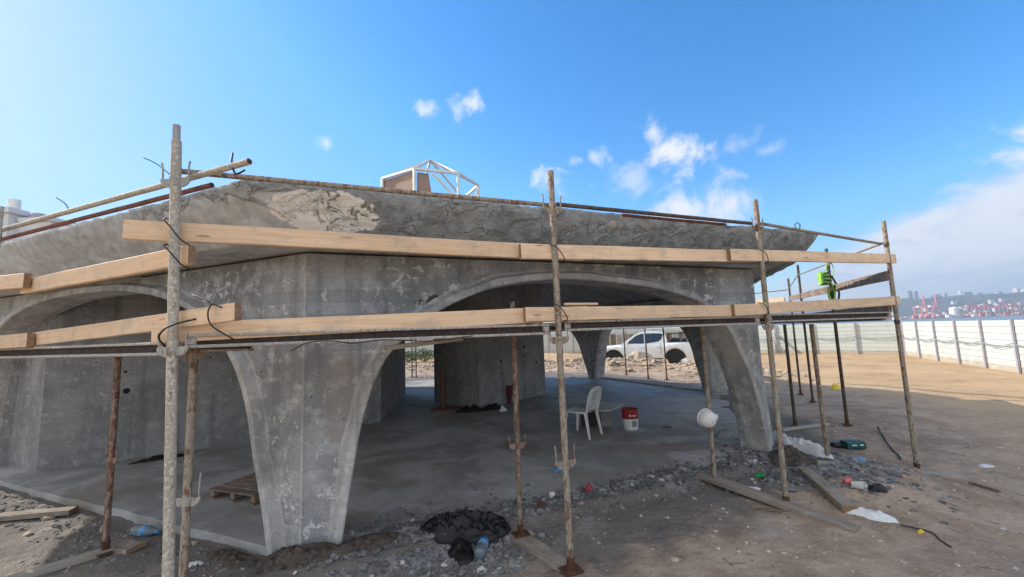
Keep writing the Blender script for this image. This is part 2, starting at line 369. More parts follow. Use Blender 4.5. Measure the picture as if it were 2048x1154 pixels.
def mat_ground():
    m, t = new_mat('sandy_ground'); p = t.pos(); x, y, z = t.sep(p)
    n1 = t.noise(p, 0.35, 6.0, 0.6, 0.3); n2 = t.noise(p, 2.2, 7.0, 0.65, 0.2); n3 = t.noise(p, 11.0, 6.0, 0.65); n4 = t.noise(p, 45.0, 3.0, 0.6)
    sand = t.mix(t.step(n1, 0.35, 0.65), (0.44, 0.295, 0.17), (0.52, 0.36, 0.215))
    dirt = t.mix(t.step(n2, 0.35, 0.66), (0.31, 0.225, 0.165), (0.47, 0.36, 0.275))
    # cement dust and dark spoil lie close to the building, clean sand further off
    dx = t.math('SUBTRACT', x, -1.84); dy = t.math('SUBTRACT', y, 11.08)
    rad = t.math('SQRT', t.math('ADD', t.math('MULTIPLY', dx, dx), t.math('MULTIPLY', dy, dy)))
    radn = t.math('ADD', rad, t.math('MULTIPLY', t.math('SUBTRACT', n1, 0.5), 3.0))
    c = t.mix(t.step(radn, 9.0, 13.0), dirt, sand)
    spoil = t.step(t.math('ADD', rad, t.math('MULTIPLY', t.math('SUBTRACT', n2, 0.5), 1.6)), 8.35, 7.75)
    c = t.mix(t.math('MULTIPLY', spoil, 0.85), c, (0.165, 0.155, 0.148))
    damp = t.step(t.noise(t.vmath('ADD', p, (17, 5, 0)), 0.8, 5.0, 0.6, 0.4), 0.52, 0.68)
    c = t.mix(t.math('MULTIPLY', damp, 0.6), c, t.mix(0.5, c, (0.12, 0.10, 0.085)))
    dust = t.math('MULTIPLY', t.step(t.noise(t.vmath('ADD', p, (3, 41, 0)), 1.3, 5.0, 0.6, 0.5), 0.54, 0.70), t.step(rad, 10.5, 7.5))
    c = t.mix(t.math('MULTIPLY', dust, 0.6), c, (0.36, 0.34, 0.325))
    cr = t.voro(p, 13.0); crm = t.math('MULTIPLY', t.step(cr, 0.14, 0.07), t.step(t.noise(p, 1.1, 4.0), 0.45, 0.6))
    c = t.mix(t.math('MULTIPLY', crm, 0.7), c, (0.44, 0.42, 0.39))
    dk = t.math('MULTIPLY', t.step(t.voro(t.vmath('ADD', p, (9, 9, 0)), 8.0), 0.15, 0.06), t.step(t.noise(p, 0.9, 4.0), 0.5, 0.62))
    c = t.mix(t.math('MULTIPLY', dk, 0.7), c, (0.07, 0.06, 0.05))
    h = t.math('ADD', t.math('ADD', t.math('MULTIPLY', n2, 1.0), t.math('MULTIPLY', n3, 0.45)), t.math('ADD', t.math('MULTIPLY', n4, 0.12), t.math('MULTIPLY', crm, 0.3)))
    t.out(c, 0.95, t.bump(h, 1.0, 0.07), 0, 0.15); return m
GROUND = mat_ground()

def mat_wood(name, a, b, knot, grey=0.0, rough=0.7):
    m, t = new_mat(name); o = t.obj(); r = t.rnd()
    off = t.n('ShaderNodeCombineXYZ'); t.put(off.inputs[0], t.math('MULTIPLY', r, 37.0)); t.put(off.inputs[1], t.math('MULTIPLY', r, 11.0))
    p = t.vmath('ADD', o, off.outputs[0])
    g = t.noise(t.scale(p, (1.2, 22, 22)), 1.6, 6.0, 0.6, 0.9)
    g2 = t.noise(t.scale(p, (0.5, 5, 5)), 1.0, 3.0, 0.5)
    c = t.mix(t.step(g, 0.3, 0.7), a, b)
    c = t.mix(t.math('MULTIPLY', t.step(g2, 0.4, 0.7), 0.45), c, tuple(k * 0.8 for k in a))
    kv = t.voro(t.scale(p, (2.3, 13, 13)), 1.0)
    c = t.mix(t.math('MULTIPLY', t.step(kv, 0.15, 0.05), 0.75), c, knot)
    dirt = t.noise(p, 7.0, 6.0, 0.65)
    c = t.mix(t.math('MULTIPLY', t.step(dirt, 0.48, 0.70), 0.5 + grey), c, (0.36, 0.32, 0.28))
    c = t.mix(t.math('MULTIPLY', t.step(t.noise(p, 2.3, 5.0, 0.6), 0.52, 0.72), 0.35), c, (0.42, 0.36, 0.30))
    c = t.mix(t.math('MULTIPLY', t.step(t.noise(p, 38.0, 3.0, 0.6), 0.66, 0.70), 0.6), c, (0.6, 0.58, 0.55))
    tone = t.math('ADD', 0.86, t.math('MULTIPLY', r, 0.24))
    hs = t.n('ShaderNodeHueSaturation'); t.put(hs.inputs['Color'], c); t.put(hs.inputs['Value'], tone)
    t.out(hs.outputs[0], rough, t.bump(t.math('ADD', g, t.math('MULTIPLY', dirt, 0.3)), 0.25, 0.004), 0, 0.25); return m
PINE = mat_wood('pine_board', (0.66, 0.46, 0.30), (0.80, 0.60, 0.415), (0.22, 0.11, 0.05))
OLDWOOD = mat_wood('weathered_plank', (0.19, 0.155, 0.125), (0.32, 0.27, 0.225), (0.09, 0.07, 0.05), 0.3, 0.9)
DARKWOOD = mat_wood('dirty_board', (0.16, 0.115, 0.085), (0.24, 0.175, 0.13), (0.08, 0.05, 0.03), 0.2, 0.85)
ENDGRAIN = plain('sawn_end_grain', (0.26, 0.16, 0.10), 0.9, 0.25, 40)
SPLATWOOD = mat_wood('cement_stained_plank', (0.30, 0.27, 0.23), (0.44, 0.40, 0.35), (0.16, 0.13, 0.10), 0.35, 0.9)

def mat_pole(name, paint, rust, splat, rust_amt, splat_amt):
    m, t = new_mat(name); p = t.pos(); z = t.sep(p)[2]
    n1 = t.noise(t.scale(p, (1, 1, 0.4)), 34.0, 6.0, 0.7, 0.4); n2 = t.noise(p, 70.0, 4.0, 0.7); n3 = t.noise(p, 3.2, 4.0, 0.6)
    c = t.mix(t.step(n3, 0.3, 0.7), tuple(k * 0.8 for k in paint), paint)
    lvl = 0.62 - 0.30 * rust_amt
    c = t.mix(t.math('MULTIPLY', t.step(t.math('ADD', n1, t.math('MULTIPLY', t.math('SUBTRACT', n3, 0.5), 0.35)), lvl, lvl + 0.16), 0.85), c, t.mix(t.step(n2, 0.35, 0.65), rust, tuple(k * 0.5 for k in rust)))
    lv2 = 0.70 - 0.28 * splat_amt
    c = t.mix(t.step(t.noise(t.vmath('ADD', p, (5, 3, 9)), 48.0, 5.0, 0.66), lv2, lv2 + 0.12), c, splat)
    c = t.mix(t.math('MULTIPLY', t.step(n2, 0.62, 0.68), 0.8), c, (0.05, 0.035, 0.03))
    t.out(c, 0.82, t.bump(t.math('ADD', n1, n2), 0.5, 0.004), 0.0, 0.3); return m
POLE_PALE = mat_pole('cement_splashed_steel', (0.42, 0.39, 0.33), (0.20, 0.10, 0.06), (0.55, 0.53, 0.48), 0.25, 0.75)
POLE_MID = mat_pole('worn_painted_steel', (0.36, 0.32, 0.26), (0.19, 0.09, 0.055), (0.48, 0.45, 0.40), 0.6, 0.5)
POLE_RUST = mat_pole('rusty_steel', (0.34, 0.25, 0.20), (0.14, 0.07, 0.05), (0.46, 0.42, 0.38), 0.7, 0.45)
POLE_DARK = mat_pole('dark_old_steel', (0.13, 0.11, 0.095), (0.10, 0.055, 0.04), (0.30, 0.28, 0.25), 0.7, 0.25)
POLE_GREY = mat_pole('galvanised_steel', (0.38, 0.38, 0.36), (0.24, 0.15, 0.11), (0.5, 0.49, 0.46), 0.3, 0.5)
RUST = plain('rusted_iron', (0.10, 0.045, 0.028), 0.9, 0.4, 30, 0.4)
REDPIPE = mat_pole('red_oxide_pipe', (0.24, 0.10, 0.075), (0.15, 0.06, 0.04), (0.42, 0.38, 0.34), 0.6, 0.35)
DECKSTEEL = mat_pole('cement_caked_channel', (0.42, 0.40, 0.37), (0.20, 0.13, 0.10), (0.55, 0.53, 0.50), 0.35, 0.6)
DECKDARK = plain('dark_channel_web', (0.045, 0.032, 0.03), 0.85, 0.4, 20, 0.3)
WIRE = plain('black_tie_wire', (0.02, 0.02, 0.02), 0.6)
def mat_fence():
    m, t = new_mat('white_fence_sheet'); p = t.pos(); z = t.sep(p)[2]
    c = t.mix(t.step(t.noise(p, 0.7, 5.0, 0.6), 0.3, 0.7), (0.44, 0.48, 0.455), (0.50, 0.535, 0.505))
    c = t.mix(t.math('MULTIPLY', t.step(t.noise(t.scale(p, (3, 3, .4)), 1.2, 5.0, 0.65), 0.52, 0.72), 0.4), c, (0.36, 0.34, 0.28))
    mud = t.step(t.math('ADD', z, t.math('MULTIPLY', t.math('SUBTRACT', t.noise(p, 2.5, 5.0, 0.65), 0.5), 0.6)), 0.12, -0.2)
    c = t.mix(t.math('MULTIPLY', mud, 0.75), c, (0.36, 0.28, 0.19)); t.out(c, 0.55, None, 0, 0.4); return m
FENCE = mat_fence()
FENCEPOST = plain('fence_post_paint', (0.36, 0.33, 0.38), 0.5, 0.06, 4)
WHITEPL = plain('white_plastic', (0.74, 0.74, 0.72), 0.45, 0.06, 9, dirt=(0.5, 0.47, 0.42), dirt_amt=0.3)
WHITEBAG = plain('white_sheeting', (0.70, 0.70, 0.70), 0.6, 0.1, 12, 0.3, dirt=(0.42, 0.38, 0.34), dirt_amt=0.45)
REDPL = plain('red_plastic', (0.32, 0.03, 0.035), 0.5, 0.15, 12)
BLUEPL = plain('blue_plastic', (0.08, 0.27, 0.55), 0.35, 0.15, 20)
TEALPL = plain('teal_plastic', (0.008, 0.085, 0.08), 0.5, 0.2, 10)
GREENPL = plain('green_can', (0.02, 0.30, 0.06), 0.4, 0.2, 30)
YELPL = plain('yellow_plastic', (0.70, 0.48, 0.03), 0.5, 0.15, 14)
PINKPL = plain('pink_plastic', (0.60, 0.16, 0.15), 0.5, 0.2, 25)
BLACKPL = plain('black_sheeting', (0.010, 0.010, 0.011), 0.42, 0.5, 10, 0.3, spec=0.35)
RUBBLE = mat_concrete('broken_concrete', (0.21, 0.212, 0.215), (0.12, 0.121, 0.122), (0.36, 0.36, 0.355), 0.3, 0.0, 0.5)
RUBBLE_TAN = plain('sandy_rubble', (0.42, 0.34, 0.26), 0.95, 0.3, 5, 0.4, dirt=(0.24, 0.20, 0.17), dirt_amt=0.6)
PALE_CHUNK = plain('pale_plaster', (0.52, 0.50, 0.46), 0.9, 0.15, 14, 0.4)
ALU = plain('brushed_aluminium', (0.62, 0.62, 0.60), 0.45, 0.08, 6, metal=0.35)
BROWNPANEL = plain('brown_sheet_panel', (0.30, 0.20, 0.16), 0.7, 0.12, 2)
CAR = plain('white_car_paint', (0.78, 0.80, 0.80), 0.25, 0.03, 2, spec=0.5, dirt=(0.6, 0.58, 0.52), dirt_amt=0.25)
RUBBER = plain('tyre_rubber', (0.022, 0.022, 0.023), 0.85, 0.3, 20)
BLACKTRIM = plain('black_trim', (0.02, 0.02, 0.022), 0.5, 0.2, 12)
ALLOY = plain('grey_alloy', (0.30, 0.30, 0.31), 0.4, 0.1, 10, metal=0.6)
def mat_glass(name, col, rough=0.08):
    m, t = new_mat(name); t.out(col, rough, None, 0.0, 0.6, Coat_Weight=0.3); return m
GLASS = mat_glass('dark_car_glass', (0.035, 0.045, 0.055))
def mat_clear(name, col):
    m, t = new_mat(name); t.out(col, 0.12, None, 0.0, 0.5, Transmission_Weight=0.75, IOR=1.33); return m
CLEAR = mat_clear('clear_bottle_plastic', (0.62, 0.78, 0.90))
LEAF = plain('green_leaves', (0.055, 0.10, 0.03), 0.7, 0.5, 9)
CRANE_RED = plain('crane_red_paint', (0.58, 0.20, 0.20), 0.6, 0.1, 0.05)
CRANE_WHITE = plain('crane_white_paint', (0.75, 0.73, 0.70), 0.6, 0.08, 0.05)
BLDG = plain('pale_render', (0.62, 0.64, 0.66), 0.85, 0.06, 0.6, dirt=(0.45, 0.45, 0.45), dirt_amt=0.3)
FARBLDG = plain('far_building_render', (0.58, 0.56, 0.53), 0.85, 0.1, 0.02)
FARTOWER = plain('far_tower_render', (0.32, 0.33, 0.36), 0.85, 0.1, 0.02)
WINDOWDARK = plain('dark_window', (0.07, 0.09, 0.11), 0.3, 0.2, 1)
HIVIS = plain('bright_green_webbing', (0.26, 0.55, 0.09), 0.75, 0.25, 30)
HIVISDK = plain('dark_harness_padding', (0.03, 0.045, 0.03), 0.8, 0.3, 30)
CARTON = plain('dull_grey_panel', (0.26, 0.27, 0.25), 0.75, 0.12, 5)

# ------------------------------------------------------------------ terrain
CX, CY = -1.84, 11.08
RW, RR = 7.5, 8.3
# corner directions: a regular octagon towards the camera, a little shallower at the back
_C = {-2: (-8.4, -.3), -1: (-6.47, -4.82), 0: (0, -7.5), 1: (5.303, -5.303), 2: (7.09, -.48), 3: (4.84, 3.92), 4: (0, 5.72), 5: (-4.84, 3.92)}
def octc(Rad, k):
    x, y = _C[(k + 2) % 8 - 2]; return Vector((CX + Rad / 7.5 * x, CY + Rad / 7.5 * y))
_N = []
for _k in range(8):
    _a, _b = Vector(_C[(_k + 2) % 8 - 2]), Vector(_C[(_k + 3) % 8 - 2]); _d = (_b - _a).normalized(); _n = Vector((_d.y, -_d.x)); _N.append((_n, _n.dot(_a)))
def apothem(x, y):
    """scaled distance from the middle: AW on the wall line, larger outside"""
    q = Vector((x - CX, y - CY)); return AW + max(q.dot(n) - c for n, c in _N)
AW = RW * math.cos(math.pi / 8)
def sst(v, a, b): t = min(1, max(0, (v - a) / (b - a))); return t * t * (3 - 2 * t)
HEAPS = [(4.7, 19.0, .50, .9), (6.1, 18.6, .44, .9), (3.0, 19.6, .42, .9), (7.6, 17.0, .42, 1.4), (8.6, 15.6, .30, 1.3), (1.4, 21.0, .35, 1.1), (-4.2, 21.2, .22, 1.2), (-6.2, 22.5, .28, 1.6), (3.75, 4.55, .10, .42), (4.4, 4.95, .09, .5), (6.2, 4.6, .05, .5), (5.9, 3.9, .06, .7), (1.6, 3.6, .03, .5)]
def g(x, y):
    v = Vector((x * 0.55, y * 0.55, 0.3)); w = Vector((x * 2.7, y * 2.7, 5.0))
    z = -0.075 - 0.11 * sst(x, 3.0, 6.0)
    if -7 < x < 10 and 2.3 < y < 9:
        q = Vector((x * 3.3, y * 3.3, 0.0)) + Vector((mnoise.noise(v * 4), mnoise.noise(w), 0)) * .6
        z -= 0.022 * max(0, 1 - mnoise.voronoi(q)[0][0] / .33) ** .7 * (1 if mnoise.noise(v * 1.5) > -.1 else .3)
        z += 0.006 * mnoise.noise(w * 6)
    d = math.hypot(x - CX, y - CY)
    z -= 0.06 * sst(d, 9, 16)
    a = apothem(x, y) - AW
    nf = 1.0 if d < 30 else max(0.3, 1 - (d - 30) / 60)
    z += ((0.030 + .03 * sst(x, 1.5, 4)) * mnoise.noise(v) + 0.018 * mnoise.noise(w) + 0.010 * mnoise.noise(w * 2.6)) * nf
    if a < 0.6:
        if a > -0.32:
            right = sst(x, -2.2, -1.4)
            z += 0.055 * right * math.exp(-((a - 0.05) / 0.25) ** 2)
            if right > 0: z = z * (1 - right) + right * (z if a > .3 else max(z if a > 0 else -.3, .014 * (mnoise.noise(w * .9) + .6 * mnoise.noise(w * 2.3) + .45 + min(a, .1) * 5.5)))
            elif a < .02: z = min(z, -.02)
        else: z = -0.16
    for hx, hy, hh, hs in HEAPS:
        q = ((x - hx) ** 2 + (y - hy) ** 2) / (hs * hs)
        if q < 6: z += hh * math.exp(-q) * (1 + 0.35 * mnoise.noise(w * .6))
    z -= 6.0 * sst(x, 26, 60)            # the beach drops to the sea on the right
    return z
def graded(lo, hi, near_lo, near_hi, step, growth=1.22):
    a = list(np.arange(near_lo, near_hi, step)); s = step; v = near_lo
    while v > lo: s *= growth; v -= s; a.insert(0, max(v, lo))
    s = step; v = a[-1]
    while v < hi: s *= growth; v += s; a.append(min(v, hi))
    return a
def build_ground():
    xs = graded(-900, 90, -7.5, 9.5, 0.062); ys = graded(-250, 1200, 2.4, 8.2, 0.062, 1.05)
    vs = [(x, y, g(x, y)) for y in ys for x in xs]; n = len(xs)
    fs = [(j * n + i, j * n + i + 1, (j + 1) * n + i + 1, (j + 1) * n + i) for j in range(len(ys) - 1) for i in range(n - 1)]
    m = MB(); m.v = vs; m.f = fs
    tag(m.build('ground', GROUND, origin=(0, 0, 0), smooth=True), kind='structure')
build_ground()

def mat_sea():
    m, t = new_mat('sea_water'); p = t.pos()
    h = t.noise(t.scale(p, (1, 1, 1)), 0.35, 4.0, 0.6)
    t.out((0.06, 0.11, 0.14), 0.22, t.bump(h, 0.5, 0.4), 0, 0.5); return m
sea = MB(); sea.add([(20, -260, -4), (6400, -260, -4), (6400, 5000, -4), (20, 5000, -4)], [(0, 1, 2, 3)])
tag(sea.build('sea', mat_sea(), origin=(0, 0, 0)), kind='structure')

# ------------------------------------------------------------------ the concrete pavilion
SIDE0 = 2 * RW * math.sin(math.pi / 8)
ZW = 2.52                                    # top of the walls
pav = thing('concrete_pavilion', (CX, CY, 0), 'grey octagonal concrete pavilion with open arches and thick rough roof edge', 'building')
ARCH_R = [(.30, -.14), (.32, .05), (.41, .65), (.48, 1.03), (.59, 1.38), (.77, 1.66), (1.16, 1.97), (1.57, 2.16), (1.96, 2.265), (2.5, 2.32), (3.07, 2.31), (3.84, 2.235), (4.35, 2.13), (4.65, 2.02), (5.03, 1.72), (5.27, 1.31), (5.40, 1.0), (5.54, .44), (5.62, -.14)]
ARCH_L = [(.26, -.14), (.28, -.05), (.37, .33), (.5, .75), (.61, 1.16), (.77, 1.48), (.97, 1.72), (1.31, 1.98), (1.8, 2.20), (2.4, 2.33), (2.9, 2.36), (3.4, 2.33), (3.95, 2.2), (4.43, 1.98), (4.77, 1.72), (4.97, 1.48), (5.13, 1.16), (5.25, .75), (5.37, .33), (5.46, -.05), (5.48, -.14)]
ARCH_LEFT = [(.26, -.14), (.28, -.05), (.37, .33), (.5, .75), (.61, 1.16), (.77, 1.48), (.97, 1.72), (1.31, 1.98), (1.9, 2.22), (2.7, 2.37), (3.5, 2.41), (4.3, 2.40), (5.0, 2.33), (5.55, 2.2), (6.0, 1.98), (6.28, 1.7), (6.42, 1.4), (6.5, 1.0), (6.58, .5), (6.66, 0), (6.68, -.14)]
def smooth_curve(pts, k=5):
    out = []
    n = len(pts)
    for i in range(n - 1):
        p0, p1, p2, p3 = [Vector(pts[max(0, min(n - 1, j))]) for j in (i - 1, i, i + 1, i + 2)]
        for s in range(k):
            t = s / k; t2, t3 = t * t, t * t * t
            out.append(0.5 * ((2 * p1) + (p2 - p0) * t + (2 * p0 - 5 * p1 + 4 * p2 - p3) * t2 + (3 * p1 - p0 - 3 * p2 + p3) * t3))
    out.append(Vector(pts[-1])); return out
TH = 0.34
def facade(k, arch):
    """wall between corners k and k+1 with one wide arch; t runs from corner k"""
    A, B = octc(RW, k), octc(RW, k + 1); d = (B - A).normalized(); nrm = Vector((d.y, -d.x))   # outward
    def P(t, z, off): q = A + d * t + nrm * off; return (q.x, q.y, z)
    SIDE = (B - A).length; arch = [(t * SIDE / (7.0 if k == -1 else SIDE0), z) for t, z in arch]
    cur = smooth_curve(arch)
    poly = [(0, -.14)] + [(c.x, c.y) for c in cur] + [(SIDE, -.14), (SIDE, ZW), (0, ZW)]
    mi = TH * math.tan(math.pi / 8)
    def inner(t): return mi if t < 1e-6 else (SIDE - mi if t > SIDE - 1e-6 else t)
    bm = bmesh.new()
    fr = [bm.verts.new(P(t, z, 0)) for t, z in poly]; bk = [bm.verts.new(P(inner(t), z, -TH)) for t, z in poly]
    f1 = bm.faces.new(fr); f2 = bm.faces.new(list(reversed(bk)))
    n = len(poly)
    for i in range(n):
        if i in (n - 2,): continue
        j = (i + 1) % n; bm.faces.new((fr[j], fr[i], bk[i], bk[j]))
    bm.normal_update(); bmesh.ops.triangulate(bm, faces=[f1, f2]); bmesh.ops.recalc_face_normals(bm, faces=bm.faces)
    m = MB(); bm.verts.index_update(); m.v = [tuple(v.co) for v in bm.verts]; m.f = [tuple(v.index for v in f.verts) for f in bm.faces]; bm.free()
    w = m.build('facade_wall', CONC, pav)
    # rim: a rounded lip along the arch, wider at the feet, a little proud of the wall
    vs, fs = [], []; rng = random.Random(k + 50)
    for i, c in enumerate(cur):
        a, b = cur[max(0, i - 1)], cur[min(len(cur) - 1, i + 1)]; tg = (b - a).normalized(); nv = Vector((-tg.y, tg.x))
        if nv.y < 0 and abs(nv.x) < .7: nv = -nv
        wd = 0.095 + 0.02 * mnoise.noise(Vector((i * .3, k, 0)))
        pr = 0.03 + 0.008 * mnoise.noise(Vector((i * .5, k, 4)))
        for u, off in ((-.004, -.24), (-.004, .068 + pr * .3), (.010, .082 + pr * .3), (wd * .70, .078 + pr * .3), (wd * .84, .050), (wd * 1.05, .006), (wd * 1.9, -.012)):
            q = c + nv * u; vs.append(P(q.x, q.y, off))
    for i in range(len(cur) - 1):
        for j in range(6): o = i * 7 + j; fs.append((o, o + 1, o + 8, o + 7))
    r = MB().add(vs, fs).build('arch_rim', RIM, w, smooth=32)
    return w
ARCH_S = [(s, z) for s, z in ARCH_L]
for k in range(-3, 5):
    facade(k, ARCH_R if k == 0 else ([(7.0 - s, z) for s, z in reversed(ARCH_LEFT)] if k == -1 else ARCH_S))

q = octc(RW, 0); MB().tube((q.x, q.y + .004, -.1), (q.x, q.y + .004, 2.5), .013, n=8).build('corner_bead', RIM, pav)
def ring(prof, name, mat, seg=90, sides=range(-3, 5), rough=0.0, hi=(-1, 0, -2, 1), smooth=True, seed=0):
    """sweep a (circumradius, z) profile round the octagon, as one mesh"""
    vs, fs = [], []; m = len(prof); cols = []
    for k in sides:
        A = [octc(r, k) for r, z in prof]; B = [octc(r, k + 1) for r, z in prof]
        n = seg if k in hi else 14
        for i in range(n):
            t = i / n
            cols.append([(A[j].lerp(B[j], t), prof[j][1]) for j in range(m)])
    N = len(cols)
    for col in cols:
        for j, (q, z) in enumerate(col):
            o = Vector((q.x - CX, q.y - CY)).normalized()
            e = 0
            if rough and 0 < j < m - 1:
                p = Vector((q.x * 3.2, q.y * 3.2, z * 3.2 + seed)); p2 = Vector((q.x * 11, q.y * 11, z * 11))
                e = rough * (mnoise.noise(p) + 0.7 * mnoise.noise(p2))
            zz = z + (rough * 0.8 * mnoise.noise(Vector((q.x * 6, q.y * 6, j + seed))) + rough * .5 * mnoise.noise(Vector((q.x * 21, q.y * 21, j))) if rough and 0 < j < m - 1 else 0)
            vs.append((q.x + o.x * e, q.y + o.y * e, zz))
    for i in range(N):
        for j in range(m - 1):
            a = i * m + j; b = ((i + 1) % N) * m + j; fs.append((a, b, b + 1, a + 1))
    return MB().add(vs, fs).build(name, mat, pav, smooth=smooth)
f_prof = [(7.6, 3.03), (8.16, 2.915)] + [(8.31 - 0.0005 * i * i - .012 * i, 2.898 - 0.0238 * i) for i in range(16)] + [(7.98, 2.522), (7.85, 2.526)]
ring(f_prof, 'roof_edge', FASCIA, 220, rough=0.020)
ring([(8.0, 2.531), (7.8, 2.537), (7.3, 2.545)], 'soffit', SOFFIT, 60, rough=0.006)
def cone(r0, z0, r1, z1, name, mat):
    vs = [(*octc(r0, k), z0) for k in range(8)] + [(*octc(r1, k), z1) for k in range(8)]
    fs = [(k, (k + 1) % 8, 8 + (k + 1) % 8, 8 + k) for k in range(8)] + [tuple(range(8, 16))]
    return MB().add(vs, fs).build(name, mat, pav)
cone(7.62, 3.028, 1.9, 4.75, 'roof_shell', CONC)
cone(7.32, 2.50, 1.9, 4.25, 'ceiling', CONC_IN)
slab = MB(); sp = []
for k in range(-3, 5):
    A, B = octc(7.53, k), octc(7.53, k + 1)
    for i in range(24):
        q = A.lerp(B, i / 24); o = Vector((q.x - CX, q.y - CY)).normalized()
        q = q + o * (0.03 * mnoise.noise(Vector((q.x * 2.5, q.y * 2.5, 0))) + 0.015 * mnoise.noise(Vector((q.x * 9, q.y * 9, 0)))); sp.append((q.x, q.y))
slab.prism(sp, -0.30, 0.0)
slab.build('floor_slab', FLOOR, pav)
KA, KB = octc(7.5, 2), octc(7.5, 3); dk = (KB - KA).normalized(); kc = (KA + KB) / 2
MB().cbox((kc.x, kc.y, .025), ((KB - KA).length - .9, .12, .07), .01, Matrix(((dk.x, -dk.y, 0), (dk.y, dk.x, 0), (0, 0, 1)))).build('slab_kerb', RIM, pav)
# rooms inside: an angled side room on the left and a wedge-shaped core in the middle
def ceil_z(x, y): return 2.50 + (AW - .17 - apothem(x, y)) * (1.75 / 5.0)
def inner_wall(pts, th, name):
    vs, fs = [], []
    P = [Vector(p) for p in pts]
    for a, b in zip(P[:-1], P[1:]):
        d = (b - a).normalized(); n = Vector((-d.y, d.x)) * th
        N = 8; o = len(vs)
        for i in range(N + 1):
            q = a.lerp(b, i / N)
            for r in (q, q + n):
                vs.append((r.x, r.y, 0.0)); vs.append((r.x, r.y, max(2.3, min(4.2, ceil_z(r.x, r.y) + .08))))
        for i in range(N):
            e = o + i * 4; f = e + 4
            fs += [(e, f, f + 1, e + 1), (f + 2, e + 2, e + 3, f + 3), (e + 1, f + 1, f + 3, e + 3)]
        e = o; fs.append((e, e + 1, e + 3, e + 2)); e = o + N * 4; fs.append((e, e + 2, e + 3, e + 1))
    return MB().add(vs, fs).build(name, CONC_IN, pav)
rw = inner_wall([(-8.95, 6.92), (-6.85, 5.98), (-2.82, 8.64)], .2, 'room_wall')
rw2 = inner_wall([(-2.83, 8.66), (-3.16, 11.45), (-3.3, 12.4)], .2, 'room_wall')
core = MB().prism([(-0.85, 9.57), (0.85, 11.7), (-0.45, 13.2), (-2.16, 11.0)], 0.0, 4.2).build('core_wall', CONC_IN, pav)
# tie holes left by the shuttering
HOLE = plain('tie_hole_shadowed_plug', (0.015, 0.015, 0.015), 0.95)
def wall_dot(par, a, b, t, z, r):
    a, b = Vector(a), Vector(b); d = (b - a).normalized(); n = Vector((d.y, -d.x)); q = a.lerp(b, t)
    MB().tube((q.x - n.x * .03, q.y - n.y * .03, z), (q.x + n.x * .003, q.y + n.y * .003, z), r, n=10).build('tie_hole', HOLE, par)
for t, z, r in ((.18, 1.35, .02), (.185, 1.05, .045), (.62, 1.36, .022), (.88, .55, .028), (.885, .42, .02), (.40, 1.5, .015)): wall_dot(rw, (-6.85, 5.98), (-2.82, 8.64), t, z, r)
for t, z, r in ((.30, 1.05, .035), (.31, .75, .02), (.66, 1.35, .04), (.67, 1.1, .03), (.85, .9, .04)): wall_dot(core, (-0.85, 9.57), (0.85, 11.7), t, z, r)
# lifting loop of bent bar standing on the roof's right corner
lp = [(3.80 + dx, 5.25, z - .03) for dx, z in ((0, 2.9), (0, 2.98), (-.03, 3.02), (-.035, 3.06), (0, 3.09), (.035, 3.06), (.03, 3.02), (0.004, 2.985), (.004, 2.9))]
MB().path(lp, .007, 6).build('lifting_loop', POLE_DARK, pav, smooth=True)

# metal skylight frame on top of the roof
sky = thing('skylight_frame', (-1.9, 10.4, 4.7), 'aluminium skylight frame with brown side panel standing on top of the roof', 'skylight')
def bar(a, b, w=.06, name='frame_bar'): MB().cbox((0, 0, 0), ((Vector(b) - Vector(a)).length, w, w), .008, None)
SK = {'a': (-3.05, 9.5, 0), 'b': (-2.14, 8.95, 0), 'c': (-1.19, 9.35, 0), 'd': (-0.78, 10.2, 0), 'e': (-1.3, 11.2, 0), 'f': (-2.6, 11.3, 0)}
ST = {'a': 5.58, 'b': 5.56, 'c': 5.58, 'd': 5.58, 'e': 5.58, 'f': 5.58}
apex = Vector((-1.98, 10.0, 6.22))
def sk_bar(a, b, w=.065):
    a, b = Vector(a), Vector(b); m = MB(); x = (b - a).normalized(); y = Vector((0, 0, 1)).cross(x)
    y = Vector((1, 0, 0)) if y.length < 1e-3 else y.normalized(); z = x.cross(y)
    m.cbox((a + b) / 2, ((b - a).length, w, w), .008, Matrix((x, y, z)).transposed()); m.build('frame_bar', ALU, sky)
keys = 'abcdef'
for i, k_ in enumerate(keys):
    p = Vector(SK[k_]); q = Vector(SK[keys[(i + 1) % 6]])
    p0 = Vector((p.x, p.y, 4.5)); p1 = Vector((p.x, p.y, ST[k_])); q1 = Vector((q.x, q.y, ST[keys[(i + 1) % 6]]))
    sk_bar(p0, p1); sk_bar(p1, q1); sk_bar(p1, apex, .055)
def sk_panel(poly):
    c = [Vector(v) for v in poly]; n = (c[1] - c[0]).cross(c[2] - c[0]).normalized() * .012
    N = len(c); MB().add([v - n for v in c] + [v + n for v in c], [tuple(reversed(range(N))), tuple(range(N, 2 * N))] + [(i, (i + 1) % N, N + (i + 1) % N, N + i) for i in range(N)]).build('side_panel', BROWNPANEL, sky)
sk_panel([(-3.03, 9.53, 4.5), (-2.17, 9.0, 4.5), (-2.17, 9.0, 5.52), (-3.03, 9.53, 5.53)])
sk_panel([(-2.10, 9.02, 4.5), (-1.72, 9.18, 4.5), (-1.86, 9.12, 5.5), (-2.10, 9.02, 5.5)])
sk_bar((-1.19, 9.35, 4.9), (-1.75, 9.12, 5.5), .05); sk_bar((-0.95, 9.9, 4.9), (-0.78, 10.2, 5.5), .05)

